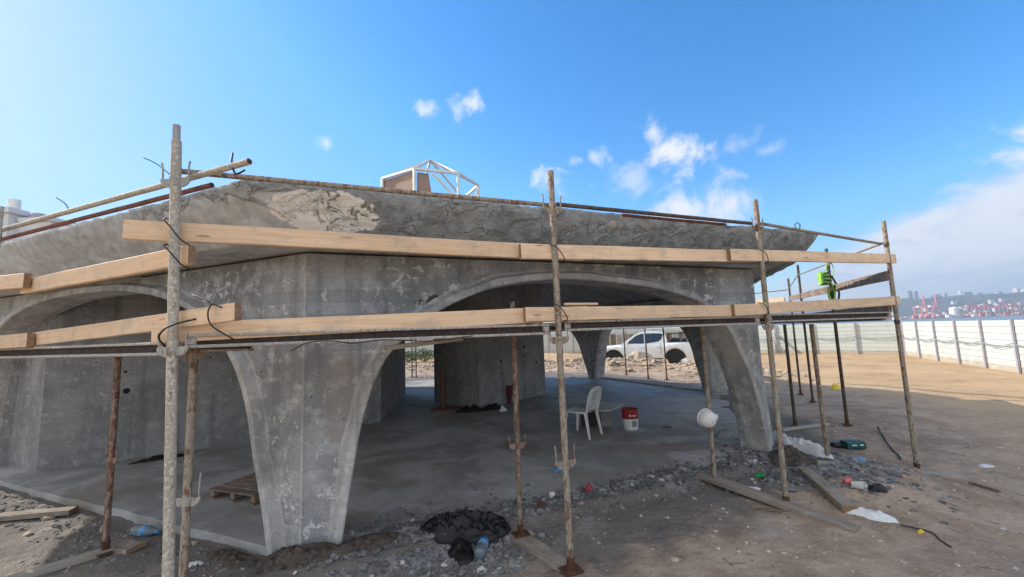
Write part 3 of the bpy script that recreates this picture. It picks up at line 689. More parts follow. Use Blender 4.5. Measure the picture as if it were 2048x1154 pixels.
# ------------------------------------------------------------------ scaffold
def standard(label, x, y, top, mat, r=.041, zb=None, brackets=(), lean=(0, 0), ang=22.5, foot=True, group='scaffold posts', thin_top=None, plate=.07, npole=14):
    z0 = g(x, y) + .02 if zb is None else zb
    o = local_thing('scaffold_post', (x, y, z0), (0, 0, 0), label, 'scaffold post', group)
    H = top - z0
    o.rotation_euler = (math.atan2(-lean[1], 1), math.atan2(lean[0], 1), 0)
    m = MB(); zz = [0.02 if foot else 0]
    while zz[-1] < H - .12: zz.append(zz[-1] + .06)
    zz[-1] = H
    tt = H if thin_top is None else H - thin_top
    pts = []; rs = []
    for q in zz:
        pts.append((0, 0, min(q, tt))); rs.append(r * (1 + .05 * mnoise.noise(Vector((x * 9, y * 9, q * 7)))))
        if q >= tt: break
    m.path(pts, rs, npole).build('tube', mat, o, smooth=50)
    if thin_top is not None: MB().tube((0, 0, tt - .1), (0, 0, H), r * .72, n=8).build('inner_tube', POLE_GREY, o)
    if foot:
        f = MB().tube((0, 0, 0), (0, 0, .10), r * 1.22, n=12).build('foot_sleeve', RUST, o)
        MB().box((0, 0, .006), (.15, .13, .012), Matrix.Rotation(R(ang), 3, 'Z')).build('base_plate', RUST, f)
    d = Vector((math.cos(R(ang)), math.sin(R(ang)), 0)); nn = Vector((-d.y, d.x, 0))
    for bz, bm_, pin in brackets:
        z = bz - z0
        b = MB()
        for sgn in (-1, 1):
            vs = []; N = 7; L = plate
            for k in range(N):
                a = -math.pi / 2 * k / (N - 1) if sgn > 0 else -math.pi / 2 * k / (N - 1)
                vs.append((r * .9 + L * math.cos(a), L * .85 * math.sin(a)))
            poly = [(r * .9, 0)] + vs
            fr = [d * (sgn * u) + nn * -.005 + Vector((0, 0, z + w)) for u, w in poly]; bk = [p + nn * .010 for p in fr]
            n_ = len(poly); b.add(fr + bk, [tuple(range(n_)), tuple(reversed(range(n_, 2 * n_)))] + [(i, n_ + i, n_ + (i + 1) % n_, (i + 1) % n_) for i in range(n_)])
        b.tube((0, 0, z - plate * .7), (0, 0, z + .004), r * 1.12, n=12)
        br = b.build('cup_bracket', bm_, o)
        if pin:
            for sgn in (-1, 1):
                q = d * (sgn * (r + plate * .78))
                MB().path([(q.x, q.y, z - .03), (q.x, q.y, z + pin * .6), (q.x + .006 * sgn, q.y, z + pin)], .0055, 6).build('bracket_pin', bm_, br)
    return o
GR = POLE_GREY
standard('tallest pale grey scaffold post at the left corner, splashed with cement', -2.012, 2.482, 3.158, POLE_PALE, .0285, -.10, [(2.80, GR, .11), (1.735, GR, .09)], lean=(-.0353, 0), ang=0, thin_top=.11)
standard('cement-splashed scaffold post in the middle of the front row before the arch', .37, 3.274, 3.08, POLE_MID, .0255, -.055, [(2.775, POLE_MID, .10), (1.70, POLE_MID, .06), (.745, POLE_MID, .12)], lean=(-.004, 0))
standard('worn scaffold post before the right pillar, standing on the long sole plank', 2.667, 4.271, 3.08, POLE_MID, .0255, -.075, [(2.79, POLE_RUST, .09), (1.73, POLE_MID, 0)], ang=24)
standard('rightmost scaffold post, where the walkway turns the corner', 5.058, 5.378, 3.07, POLE_MID, .026, -.185, [(2.77, POLE_RUST, 0), (1.73, POLE_DARK, 0), (.735, POLE_MID, .05)], ang=45)
standard('brown rusty prop under the left walkway, standing by the blue bottle', -3.69, 3.81, 1.715, POLE_RUST, .025, None, [(.75, POLE_RUST, .11)], ang=157)
standard('dirty prop close behind the tallest post, holding the walkway', -2.24, 2.86, 1.715, POLE_MID, .0255, None, [(1.70, POLE_MID, 0), (.72, GR, .16)], ang=0)
standard('flaking rusty prop beside the black plastic heap, poking above the walkway', 0.0, 3.85, 2.04, POLE_RUST, .024, -.06, [(.742, POLE_RUST, .07)])
standard('thin brown prop that carries the round white hard hat', 2.24, 4.85, 2.035, POLE_MID, .024, -.075)
standard('outer scaffold post of the left walkway at the edge of view', -4.62, 3.56, 3.05, POLE_PALE, .0265, None, [(2.80, GR, .1), (1.735, GR, .09)], ang=157)
standard('mud-stained prop standing in the rubble at the right corner', 4.12, 5.62, 1.715, POLE_MID, .026, -.17, [], lean=(-.01, 0))
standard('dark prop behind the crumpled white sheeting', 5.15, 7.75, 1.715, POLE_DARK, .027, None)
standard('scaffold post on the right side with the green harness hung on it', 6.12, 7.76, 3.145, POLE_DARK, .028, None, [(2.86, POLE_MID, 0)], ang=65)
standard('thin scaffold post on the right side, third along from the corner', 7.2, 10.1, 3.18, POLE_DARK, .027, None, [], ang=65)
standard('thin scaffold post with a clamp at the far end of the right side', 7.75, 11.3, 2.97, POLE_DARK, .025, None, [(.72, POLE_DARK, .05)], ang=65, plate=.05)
for i, (x, y, lb) in enumerate([(5.75, 12.7, 'dark far prop just left of the brown prop with the hard hat'), (5.5, 15.0, 'dark far prop in front of the rear door of the white pickup'), (4.86, 15.1, 'dark far prop in front of the cab of the white pickup'), (4.42, 16.4, 'dark far prop in front of the bonnet of the white pickup')]):
    standard(lb, x, y, 1.72, POLE_DARK, .025, None, [(.72 - .02 * i, POLE_DARK, .03)], ang=115, plate=.045, npole=10)
for x, y, lb in [(-4.55, 18.2, 'left one of two far props in the gap left of the core'), (-4.32, 18.0, 'right one of two far props in the gap left of the core')]:
    standard(lb, x, y, 1.8, POLE_DARK, .025, None, [(.72, POLE_DARK, .03)], ang=20, plate=.045, npole=10)

def plank(name, a, b, w, h, mat, label, cat, group=None, ch=.004, upv=(0, 0, 1)):
    """board with length a-b, thickness w, height h"""
    L = (Vector(b) - Vector(a)).length; N = max(1, int(L / .22)); m = MB(); prof = [(-w / 2 + ch, -h / 2), (w / 2 - ch, -h / 2), (w / 2, -h / 2 + ch), (w / 2, h / 2 - ch), (w / 2 - ch, h / 2), (-w / 2 + ch, h / 2), (-w / 2, h / 2 - ch), (-w / 2, -h / 2 + ch)]
    vs = []
    for i in range(N + 1):
        t = i / N; s1 = a[0] * 7.3 + a[2] * 3.1
        by = .006 * mnoise.noise(Vector((t * L * .9, s1, 0))) * min(1, L); bz = (.007 * mnoise.noise(Vector((t * L * .7, s1, 5))) + .002 * mnoise.noise(Vector((t * L * 4, s1, 9)))) * min(1, L); tw = .03 * mnoise.noise(Vector((t * L * .8, s1, 2)))
        for py, pz in prof: vs.append(((t - .5) * L, py + by + pz * tw, pz * (1 + .012 * mnoise.noise(Vector((t * L * 5, s1, py * 9)))) + bz - py * tw))
    m.add(vs, [tuple(reversed(range(8))), tuple(range(N * 8, N * 8 + 8))] + [(i * 8 + j, i * 8 + (j + 1) % 8, (i + 1) * 8 + (j + 1) % 8, (i + 1) * 8 + j) for i in range(N) for j in range(8)])
    o = m.build(name, mat, matrix=frame(a, b, upv)); o.data.materials.append(ENDGRAIN); o.data.polygons[0].material_index = 1; o.data.polygons[1].material_index = 1; return tag(o, label, cat, group)
def line(A, B, off):
    A, B = Vector(A), Vector(B); d = (B - A).normalized(); n = Vector((-d.y, d.x)); return A + n * off, B + n * off, d
P1, P2, P3, P4 = Vector((-2.09, 2.482)), Vector((.37, 3.274)), Vector((2.667, 4.271)), Vector((5.058, 5.378))
BG = 'timber guard boards on the scaffold'
def gboard(a, b, label, h=.122, w=.042, mat=None): plank('guard_board', a, b, w, h, mat or PINE, label, 'timber board', BG)
# front, upper row (boards pass behind the posts and overlap)
gboard((-2.392, 2.456, 2.468), (.62, 3.425, 2.397), 'long pale upper guard board from the tallest post to the middle post')
gboard((.075, 3.185, 2.387), (2.60, 4.275, 2.462), 'pale upper guard board between the middle post and the right pillar post')
gboard((2.21, 4.06, 2.449), (5.20, 5.445, 2.557), 'pale upper guard board running to the rightmost post')
# front, lower row standing on the walkway edge
gboard((-2.224, 2.510, 1.821), (.62, 3.43, 1.89), 'long lower board on the front walkway with a black wire round its left end', .12)
gboard((.09, 3.19, 1.889), (2.62, 4.285, 1.89), 'lower board on the front walkway between the middle and right pillar posts', .112)
gboard((2.20, 4.06, 1.888), (5.16, 5.43, 1.99), 'lower board on the walkway at the right end, knotty and pale', .115)
# left side
gboard((-2.02, 2.525, 2.315), (-4.13, 3.395, 2.275), 'sunlit upper guard board of the left side ending at the tallest post', .118)
gboard((-3.95, 3.262, 2.31), (-5.4, 3.86, 2.36), 'short piece of upper guard board at the left edge of the picture', .12)
gboard((-1.60, 2.355, 1.924), (-3.95, 3.32, 1.826), 'sunlit lower board of the left side with its end jutting past the tallest post', .105)
gboard((-3.80, 3.20, 1.825), (-5.4, 3.86, 1.80), 'short piece of lower board at the left edge of the picture', .11)
# right side, seen from behind
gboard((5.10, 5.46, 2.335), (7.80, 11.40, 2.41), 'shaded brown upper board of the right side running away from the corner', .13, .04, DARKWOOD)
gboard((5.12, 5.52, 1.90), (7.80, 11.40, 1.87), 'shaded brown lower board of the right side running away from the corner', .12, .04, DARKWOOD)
gboard((7.74, 11.52, 2.40), (5.85, 14.9, 2.40), 'guard board of the back right side behind the far posts', .12, .04)

def pipe(a, b, r, mat, label, group='scaffold rail pipes', sag=0.0):
    a, b = Vector(a), Vector(b); N = 24; r *= .84
    pts = [a.lerp(b, i / N) + Vector((0, 0, -sag * 4 * (i / N) * (1 - i / N) + .002 * mnoise.noise(Vector((i * .7, a.x, a.y))))) for i in range(N + 1)]
    m = MB().path(pts, r, 12)
    # dark open ends
    o = m.build('rail_pipe', mat, smooth=50); tag(o, label, 'rail pipe', group)
    for p, q in ((a, b), (b, a)):
        dd = (p - q).normalized(); MB().tube(p - dd * .01, p + dd * .002, r * .72, n=10).build('open_end', DECKDARK, o)
    return o
pipe((-2.13, 2.545, 2.872), (.36, 3.34, 2.806), .022, POLE_MID, 'flaking top rail pipe between the tallest post and the middle post')
pipe((.40, 3.345, 2.816), (2.62, 4.31, 2.832), .022, POLE_DARK, 'dark top rail pipe between the middle post and the right pillar post')
pipe((1.05, 3.69, 2.80), (2.30, 4.235, 2.812), .018, REDPIPE, 'red-brown pipe tied under the top rail beside the middle post', sag=.0)
pipe((2.74, 4.34, 2.835), (5.06, 5.46, 2.772), .021, POLE_MID, 'top rail pipe from the right pillar post to the rightmost post')
pipe((-1.568, 2.36, 2.838), (-5.3, 3.92, 2.875), .024, POLE_PALE, 'thick pale rail pipe of the left side jutting past the tallest post')
pipe((-1.93, 2.545, 2.772), (-5.3, 3.95, 2.80), .020, REDPIPE, 'red-brown rail pipe under the thick pale one on the left side')
pipe((5.10, 5.46, 2.785), (6.16, 7.80, 2.86), .019, POLE_MID, 'rail pipe between the rightmost post and the post with the harness')
pipe((6.18, 7.84, 2.862), (7.22, 10.12, 2.93), .017, POLE_MID, 'rail pipe of the right side beyond the post with the harness')
pipe((7.22, 10.16, 2.93), (7.77, 11.34, 2.70), .014, POLE_MID, 'short sloping rail pipe at the far end of the right side')
pipe((7.74, 11.36, 2.66), (5.6, 15.2, 2.60), .014, POLE_DARK, 'thin rail pipe of the back right side behind the far posts')

def platform(A, B, wid, z, label, side=1, hh=.087, first=0.03, last=0.03):
    """walkway bay: a caked steel channel on each long side and steel planks between"""
    A, B = Vector(A), Vector(B); d = (B - A).normalized(); n = Vector((-d.y, d.x)) * side
    a = A + d * first; b = B - d * last
    o = thing('scaffold_walkway', (a.x, a.y, z), label, 'scaffold walkway', 'steel scaffold walkways')
    x = Vector((d.x, d.y, 0)); y = Vector((n.x, n.y, 0)); M = Matrix((x, y, Vector((0, 0, 1)))).transposed()
    L = (b - a).length; mid = (a + b) / 2
    def bx(off, zc, w, h, name, mat, par=o, l=L, shift=0, cb=True):
        c = mid + n * off; c3 = Vector((c.x, c.y, zc)) + x * shift
        m = MB()
        if cb: m.cbox(c3, (l, w, h), min(w, h) * .22, M)
        else: m.box(c3, (l, w, h), M)
        return m.build(name, mat, par)
    for off, s_ in ((.035, 1), (wid - .035, -1)):
        web = bx(off + .012 * s_, z, .018, hh - .026, 'channel_web', DECKDARK)
        bx(off, z + hh / 2 - .009, .05, .018, 'top_flange', DECKSTEEL, web)
        bx(off, z - hh / 2 + .010, .05, .020, 'bottom_flange', DECKSTEEL, web)
        for e in (-1, 1): bx(off - .006 * s_, z, .03, hh - .04, 'end_block', DECKSTEEL, web, .05, e * (L / 2 - .03))
    nb = 3; pw = (wid - .14) / nb
    for i in range(nb): bx(.07 + pw * (i + .5), z + hh / 2 - .020, pw - .012, .03, 'deck_plank', SPLATWOOD if i % 2 else DECKSTEEL, o, L - .04)
    return o
def walk(A, B, label, zA, first=.05, last=.05, off=.02, wid=.62, side=1):
    a, b, d = line(A, B, off * side); platform(a, b, wid, zA, label, side, first=first, last=last)
walk(P1, P2, 'steel walkway in front between the tallest post and the middle post', 1.765, .06, .07)
walk(P2, P3, 'steel walkway in front between the middle post and the right pillar post', 1.785, .07, .07)
walk(P3, P4, 'steel walkway in front ending at the rightmost post', 1.80, .07, .04)
walk((-4.62, 3.53), (-2.09, 2.482), 'steel walkway of the left side ending at the tallest post', 1.725, .05, .12, wid=.6)
walk((-7.2, 4.6), (-4.62, 3.53), 'steel walkway of the left side at the picture edge', 1.725, .05, .05, wid=.6)
walk(P4, (6.12, 7.76), 'steel walkway of the right side next to the corner', 1.77, .2, .05, wid=.6)
walk((6.12, 7.76), (7.75, 11.3), 'steel walkway of the right side farther from the corner', 1.77, .05, .05, wid=.6)
walk((7.6, 11.6), (5.45, 15.6), 'steel walkway of the back right side over the far props', 1.76, .05, .05, wid=.6)

# tie wires
def wire(pts, label, r=.0045):
    cur = []
    P = [Vector(p) for p in pts]; n = len(P)
    for i in range(n - 1):
        p0, p1, p2, p3 = [P[max(0, min(n - 1, j))] for j in (i - 1, i, i + 1, i + 2)]
        for s in range(5):
            t = s / 5; cur.append(0.5 * ((2 * p1) + (p2 - p0) * t + (2 * p0 - 5 * p1 + 4 * p2 - p3) * t * t + (3 * p1 - p0 - 3 * p2 + p3) * t ** 3))
    cur.append(P[-1]); tag(MB().path(cur, r, 5).build('tie_wire', WIRE, smooth=True), label, 'wire', 'black tie wires on the scaffold')
def lash(px, py, z, ang, label, h=.1, w=.05, tilt=.6):
    d = Vector((math.cos(R(ang)), math.sin(R(ang)), 0)); n = Vector((d.y, -d.x, 0)); c = Vector((px, py, z))
    wire([c + d * -w + n * .0 + Vector((0, 0, h * tilt)), c + n * .050 + d * -.03 + Vector((0, 0, h * .45)), c + n * .052 + d * .02, c + d * (w + .01) + n * .03 + Vector((0, 0, -h * .5)), c + d * (w + .02) - n * .03 + Vector((0, 0, -h * .7))], label)
lash(-2.10, 2.482, 2.46, 0, 'black wire lashing the front upper board to the tallest post', .13, .05)
lash(-2.09, 2.482, 2.30, 0, 'black wire lashing the sunlit upper board to the tallest post', .12, .05)
lash(.37, 3.274, 2.38, 20, 'black wire lashing the upper boards to the middle post', .11, .05)
lash(.37, 3.274, 1.90, 20, 'black wire lashing the lower boards to the middle post', .11, .05)
lash(2.667, 4.271, 2.46, 24, 'black wire lashing the upper boards to the right pillar post', .11, .05)
lash(2.60, 4.25, 1.90, 24, 'black wire lashing the lower boards to the right pillar post', .11, .05)
wire([(-1.93, 2.47, 1.90), (-2.05, 2.42, 1.86), (-2.12, 2.43, 1.80), (-2.14, 2.5, 1.74)], 'black wire slung slanting across the tallest post at walkway height', .006)
wire([(-1.77, 2.385, 1.99), (-1.79, 2.375, 1.93), (-1.78, 2.40, 1.85), (-1.72, 2.50, 1.77)], 'black wire looped round the jutting end of the left lower board')
wire([(-1.95, 2.46, 2.045), (-1.86, 2.42, 2.02), (-1.78, 2.385, 1.985), (-1.70, 2.36, 1.955)], 'twisted wire end on top of the left lower board')
wire([(-1.45, 2.66, 1.68), (-1.36, 2.69, 1.73), (-1.22, 2.74, 1.735), (-1.1, 2.78, 1.715), (-0.9, 2.83, 1.73), (-0.6, 2.93, 1.71), (-.3, 3.03, 1.735)], 'loose black cable hanging under the front walkway near the near pillar', .004)
wire([(-2.22, 2.56, 2.86), (-2.26, 2.50, 2.91), (-2.30, 2.45, 2.93)], 'short wire end sticking out at the top left of the tallest post', .003)
wire([(-1.72, 2.43, 2.93), (-1.71, 2.41, 2.86), (-1.69, 2.42, 2.79), (-1.66, 2.46, 2.83)], 'wire clip hooked over the crossing of the two top pipes', .006)
wire([(-3.75, 3.36, 2.9), (-3.80, 3.36, 2.98), (-3.86, 3.34, 3.03)], 'thin wire end standing up from the left rail pipe', .004)
# a loose batten under the walkway at the near pillar
plank('batten', (-.95, 3.02, 1.665), (-.42, 3.32, 1.715), .03, .035, SPLATWOOD, 'short cement-stained batten wedged under the front walkway', 'batten')
plank('batten', (.42, 3.33, 1.965), (.72, 3.45, 1.965), .03, .02, PINE, 'short pale batten lying on the lower board right of the middle post', 'batten')

# ------------------------------------------------------------------ fence round the site
def fence_section(A, B, nb, label, zt=1.70, group='white hoarding fence round the site', cable=True, slats=8):
    A, B = Vector(A), Vector(B); d = (B - A).normalized(); n = Vector((d.y, -d.x)); L = (B - A).length / nb
    if n.dot(-A) < 0: n = -n                       # n points to the camera's side
    z0 = g(A.x, A.y) - .05
    o = thing('hoarding_fence', (A.x, A.y, z0), label, 'fence', group)
    x3 = Vector((d.x, d.y, 0)); M = Matrix((x3, Vector((-n.x, -n.y, 0)), Vector((0, 0, 1)))).transposed()
    for i in range(nb + 1):
        p = A + d * (L * i) + n * .06; zb = g(p.x, p.y) - .1
        MB().cbox((p.x, p.y, (zb + zt + .03) / 2), (zt + .03 - zb, .075, .08), .01, Matrix(((0, 0, 1), (0, 1, 0), (-1, 0, 0))) if False else M @ Matrix(((0, 0, 1), (0, 1, 0), (-1, 0, 0)))).build('fence_post', FENCEPOST, o)
    for i in range(nb):
        c = A + d * (L * (i + .5)); zb = g(c.x, c.y) - .06; hgt = (zt - zb) / slats
        backm = MB().box((c.x - n.x * .012, c.y - n.y * .012, (zb + zt) / 2), (L - .01, .012, zt - zb), M).build('panel', FENCE, o)
        for j in range(slats):
            # each sheet rib leans out a little at its lower edge
            zc = zb + hgt * (j + .5); hs = hgt * .5 - .004
            vs = []
            for e in (-1, 1):
                q = c + d * (e * (L / 2 - .006))
                for off, zz in ((.0, -hs), (.015, -hs + .008), (.006, hs), (0, hs)): vs.append((q.x + n.x * off, q.y + n.y * off, zc + zz))
            MB().add(vs, [(0, 1, 5, 4), (1, 2, 6, 5), (2, 3, 7, 6), (3, 0, 4, 7), (3, 2, 1, 0), (4, 5, 6, 7)]).build('sheet_rib', FENCE, backm)
        if cable:
            for s_, dz in ((.10, 0), (.14, -.04)):
                a = A + d * (L * i) + n * .115; b = A + d * (L * (i + 1)) + n * .115; pts = []
                for k in range(11):
                    t = k / 10; q = a.lerp(b, t); pts.append((q.x, q.y, zt - .78 + dz * math.sin(math.pi * t) - s_ * 4 * t * (1 - t) * (0.8 + .3 * ((i * 7) % 3) / 2)))
                MB().path(pts, .011, 5).build('cable', WIREGREY, o)
    return o
WIREGREY = plain('grey_cable', (0.22, 0.24, 0.27), 0.6)
fence_section((15.2, 10.4), (21.4, 22.5), 7, 'long sunlit white hoarding fence with grey posts running along the beach', 1.56)
fence_section((21.4, 22.5), (13.0, 31.2), 6, 'white hoarding fence return behind the right scaffold posts', 1.58)
fence_section((13.0, 31.2), (-3.0, 38.0), 8, 'shaded hoarding fence behind the white pickup', 1.6, cable=False)
fence_section((-3.0, 38.0), (-22.0, 39.0), 9, 'shaded hoarding fence far behind the gap left of the core', 1.6, cable=False)

# ------------------------------------------------------------------ white pickup
def pickup(loc, rz, label):
    o = local_thing('pickup_truck', loc, (0, 0, rz), label, 'pickup truck')
    FA, RA, WR, HW = 0.92, 3.95, .38, .88
    def top(x):
        if x < .12: return .78 + (x / .12) * .22
        if x < 1.45: return 1.00 + .10 * (x - .12) / 1.33
        if x < 3.55: return 1.13
        return 1.21
    def bot(x):
        b = .40 if .25 < x < 5.05 else .50
        for a in (FA, RA):
            if abs(x - a) < .52: b = max(b, .36 + math.sqrt(max(0, .52 ** 2 - (x - a) ** 2)) * .98)
        return b
    xs = sorted(set([0, .03, .08, .14, .25, 1.45, 3.54, 3.56, 5.05, 5.24, 5.30] + [round(FA - .52 + 1.04 * i / 14, 3) for i in range(15)] + [round(RA - .52 + 1.04 * i / 14, 3) for i in range(15)] + [round(i * .2, 2) for i in range(27)]))
    vs, fs = [], []
    for x in xs:
        t, b = top(x), bot(x); nw = HW * (1 - .20 * max(0, (.45 - x) / .45) ** 2 - .05 * max(0, (x - 5.05) / .25))
        fl = .035 * max(0, 1 - abs(x - FA) / .62) + .05 * max(0, 1 - abs(x - RA) / .66)
        prof = [(nw - .03, b), (nw + fl, b + (t - b) * .18), (nw + fl, b + (t - b) * .5), (nw + fl * .3, b + (t - b) * .78), (nw - .05, t - .02), (nw - .10, t)]
        ring_ = [(x, -y, z) for y, z in prof] + [(x, y, z) for y, z in reversed(prof)]
        vs += ring_
    m = 12
    for i in range(len(xs) - 1):
        for j in range(m): fs.append((i * m + j, i * m + (j + 1) % m, (i + 1) * m + (j + 1) % m, (i + 1) * m + j))
    fs += [tuple(range(m)), tuple(reversed(range((len(xs) - 1) * m, len(xs) * m)))]
    body = MB().add(vs, fs).build('body', CAR, o, smooth=40)
    # cab
    prof = [(1.30, 1.10), (2.02, 1.62), (2.30, 1.74), (2.75, 1.79), (3.25, 1.76), (3.50, 1.70), (3.66, 1.18), (3.60, 1.10)]
    def hwz(z): return HW - .05 - (z - 1.1) * .27
    cv = [(x, -hwz(z), z) for x, z in prof] + [(x, hwz(z), z) for x, z in prof]; n = len(prof)
    cab = MB().add(cv, [tuple(range(n)), tuple(reversed(range(n, 2 * n)))] + [(i, n + i, n + (i + 1) % n, (i + 1) % n) for i in range(n)]).build('cab', CAR, o)
    def sideglass(poly, name):
        for s in (-1, 1):
            p = [(x, s * (hwz(z) + .006), z) for x, z in poly]; q = [(x, s * (hwz(z) - .02), z) for x, z in poly]; k = len(p)
            MB().add(p + q, [tuple(range(k)), tuple(reversed(range(k, 2 * k)))] + [(i, k + i, k + (i + 1) % k, (i + 1) % k) for i in range(k)]).build(name, GLASS, cab)
    sideglass([(1.62, 1.17), (1.75, 1.30), (2.10, 1.57), (2.36, 1.66), (2.50, 1.67), (2.50, 1.16)], 'front_window')
    sideglass([(2.60, 1.16), (2.60, 1.67), (2.9, 1.68), (3.30, 1.66), (3.44, 1.62), (3.36, 1.38), (3.2, 1.25)], 'rear_window')
    ws = [(1.36, -.68, 1.155), (2.05, -.60, 1.645), (2.05, .60, 1.645), (1.36, .68, 1.155)]
    MB().add([(x - .012, y, z + .012) for x, y, z in ws] + ws, [(3, 2, 1, 0), (4, 5, 6, 7)]).build('windscreen', GLASS, cab)
    for s in (-1, 1):
        mi = MB().cbox((1.66, s * 1.00, 1.23), (.10, .20, .16), .03).build('mirror', CAR, o)
        for x0, z0, z1 in ((1.52, .45, 1.12), (2.55, .45, 1.12), (3.30, .62, 1.15)):
            MB().box((x0, s * (HW + .012), (z0 + z1) / 2), (.012, .02, z1 - z0)).build('door_seam', BLACKTRIM, body)
        MB().box((2.41, s * (HW + .018), 1.0), (.16, .03, .03)).build('door_handle', CAR, body)
        MB().box((3.18, s * (HW + .018), 1.0), (.16, .03, .03)).build('door_handle', CAR, body)
        MB().box((4.43, s * (HW - .07), 1.222), (1.7, .07, .035)).build('bed_rail', BLACKTRIM, o)
        MB().cbox((2.5, s * .84, .38), (1.75, .10, .06), .015).build('side_step', BLACKTRIM, o)
        for ax in (FA, RA):
            w = MB().lathe([(.20, -.11), (.36, -.115), (WR, -.08), (WR, .08), (.36, .115), (.20, .11)], (ax, s * .80, WR), 26, Matrix.Rotation(R(90), 3, 'X')).build('tyre', RUBBER, o, smooth=40)
            MB().lathe([(.02, -.10), (.21, -.08), (.235, -.10), (.235, .10), (.21, .08), (.02, .10)], (ax, s * .80, WR), 20, Matrix.Rotation(R(90), 3, 'X')).build('rim', ALLOY, w)
            MB().cbox((ax, s * .62, .62), (1.0, .4, .52), .05).build('wheel_well', BLACKTRIM, o)
        MB().cbox((.13, s * .66, .86), (.20, .30, .14), .03).build('headlight', GLASS, o)
    for x, y in ((3.72, 0), (4.3, 0), (5.2, 0)):
        h = MB()
        h.path([(x, -.74, 1.2), (x, -.70, 1.66), (x, .70, 1.66), (x, .74, 1.2)], .022, 8).build('load_hoop', BLACKTRIM, o)
    for s in (-1, 1): MB().tube((3.72, s * .70, 1.64), (5.2, s * .70, 1.64), .018, n=8).build('load_rail', BLACKTRIM, o)
    rng = random.Random(3)
    for x, sz in ((4.02, .30), (4.95, .24), (4.5, .18)):
        MB().rock((x, rng.uniform(-.1, .1), 1.26), sz, rng, .8, .3).build('load_sack', BLACKPL, o, smooth=True)
    MB().cbox((5.32, 0, .56), (.10, 1.6, .14), .03).build('rear_bumper', BLACKTRIM, o)
    return o
pickup((4.62, 22.75, g(6.5, 22) - .0), math.atan2(-1.0, 3.03), 'white double-cab pickup truck parked behind the sandy rubble, seen through the arches')

# ------------------------------------------------------------------ chair
def chair():
    o = local_thing('plastic_chair', (1.10, 7.02, 0.0), (0, 0, R(52)), 'white plastic garden chair standing on the slab beside the paint bucket', 'chair')
    # local: faces +Y, back at -Y
    s = MB(); vs, fs = [], []; N = 9
    for i in range(N):
        for j in range(N):
            x = -.22 + .44 * i / (N - 1); y = -.20 + .42 * j / (N - 1); k = 1 - .08 * (j == 0) ; vs.append((x * (1 - .12 * (1 - j / (N - 1))), y, .415 - .012 * math.cos(x * 5) * math.cos(y * 5) + (.0 if j < N - 1 else -.02)))
    for i in range(N - 1):
        for j in range(N - 1): fs.append((i * N + j, (i + 1) * N + j, (i + 1) * N + j + 1, i * N + j + 1))
    seat = MB().add(vs + [(x, y, z - .012) for x, y, z in vs], fs + [tuple(q + N * N for q in reversed(f)) for f in fs])
    rim = [i * N for i in range(N)]
    seat.build('seat', WHITEPL, o, smooth=True)
    MB().path([(-.20, -.20, .40), (-.22, .20, .40), (0, .225, .39), (.22, .20, .40), (.20, -.20, .40)], .016, 6).build('seat_edge', WHITEPL, o, smooth=True)
    for x, y, x1, y1 in ((-.19, -.17, -.215, -.24), (.19, -.17, .215, -.24), (-.20, .18, -.225, .23), (.20, .18, .225, .23)):
        m = MB(); w0, w1 = .042, .026
        vs = []
        for (cx, cy, z, w) in ((x, y, .41, w0), (x1, y1, 0, w1)):
            vs += [(cx - w * .5, cy - w * .5, z), (cx + w * .5, cy - w * .5, z), (cx + w * .5, cy + w * .5, z), (cx - w * .5, cy + w * .5, z)]
        m.add(vs, [(3, 2, 1, 0), (4, 5, 6, 7)] + [(i, (i + 1) % 4, 4 + (i + 1) % 4, 4 + i) for i in range(4)]); m.build('leg', WHITEPL, o)
    def by(z): return -.19 - (z - .41) * .27
    pts = []
    for x, z in ((-.19, .41), (-.205, .52), (-.21, .64), (-.19, .73), (-.13, .775), (0, .79), (.13, .775), (.19, .73), (.21, .64), (.205, .52), (.19, .41)): pts.append((x, by(z), z))
    bk = MB().path(smooth_curve3(pts), .020, 8).build('back_frame', WHITEPL, o, smooth=True)
    for z in [.45 + .042 * i for i in range(8)]:
        w = .105 + .02 * math.sin((z - .41) * 6)
        MB().cbox((0, by(z), z), (w * 2, .012, .022), .004).build('back_slat', WHITEPL, bk)
    for s_ in (-1, 1): MB().path([(s_ * .11, by(.41), .41), (s_ * .125, by(.55), .55), (s_ * .125, by(.68), .68), (s_ * .10, by(.775), .775)], .014, 6).build('back_rib', WHITEPL, bk, smooth=True)
def smooth_curve3(pts, k=4):
    P = [Vector(p) for p in pts]; n = len(P); out = []
    for i in range(n - 1):
        p0, p1, p2, p3 = [P[max(0, min(n - 1, j))] for j in (i - 1, i, i + 1, i + 2)]
        for s in range(k):
            t = s / k; out.append(0.5 * ((2 * p1) + (p2 - p0) * t + (2 * p0 - 5 * p1 + 4 * p2 - p3) * t * t + (3 * p1 - p0 - 3 * p2 + p3) * t ** 3))
    out.append(P[-1]); return out
chair()

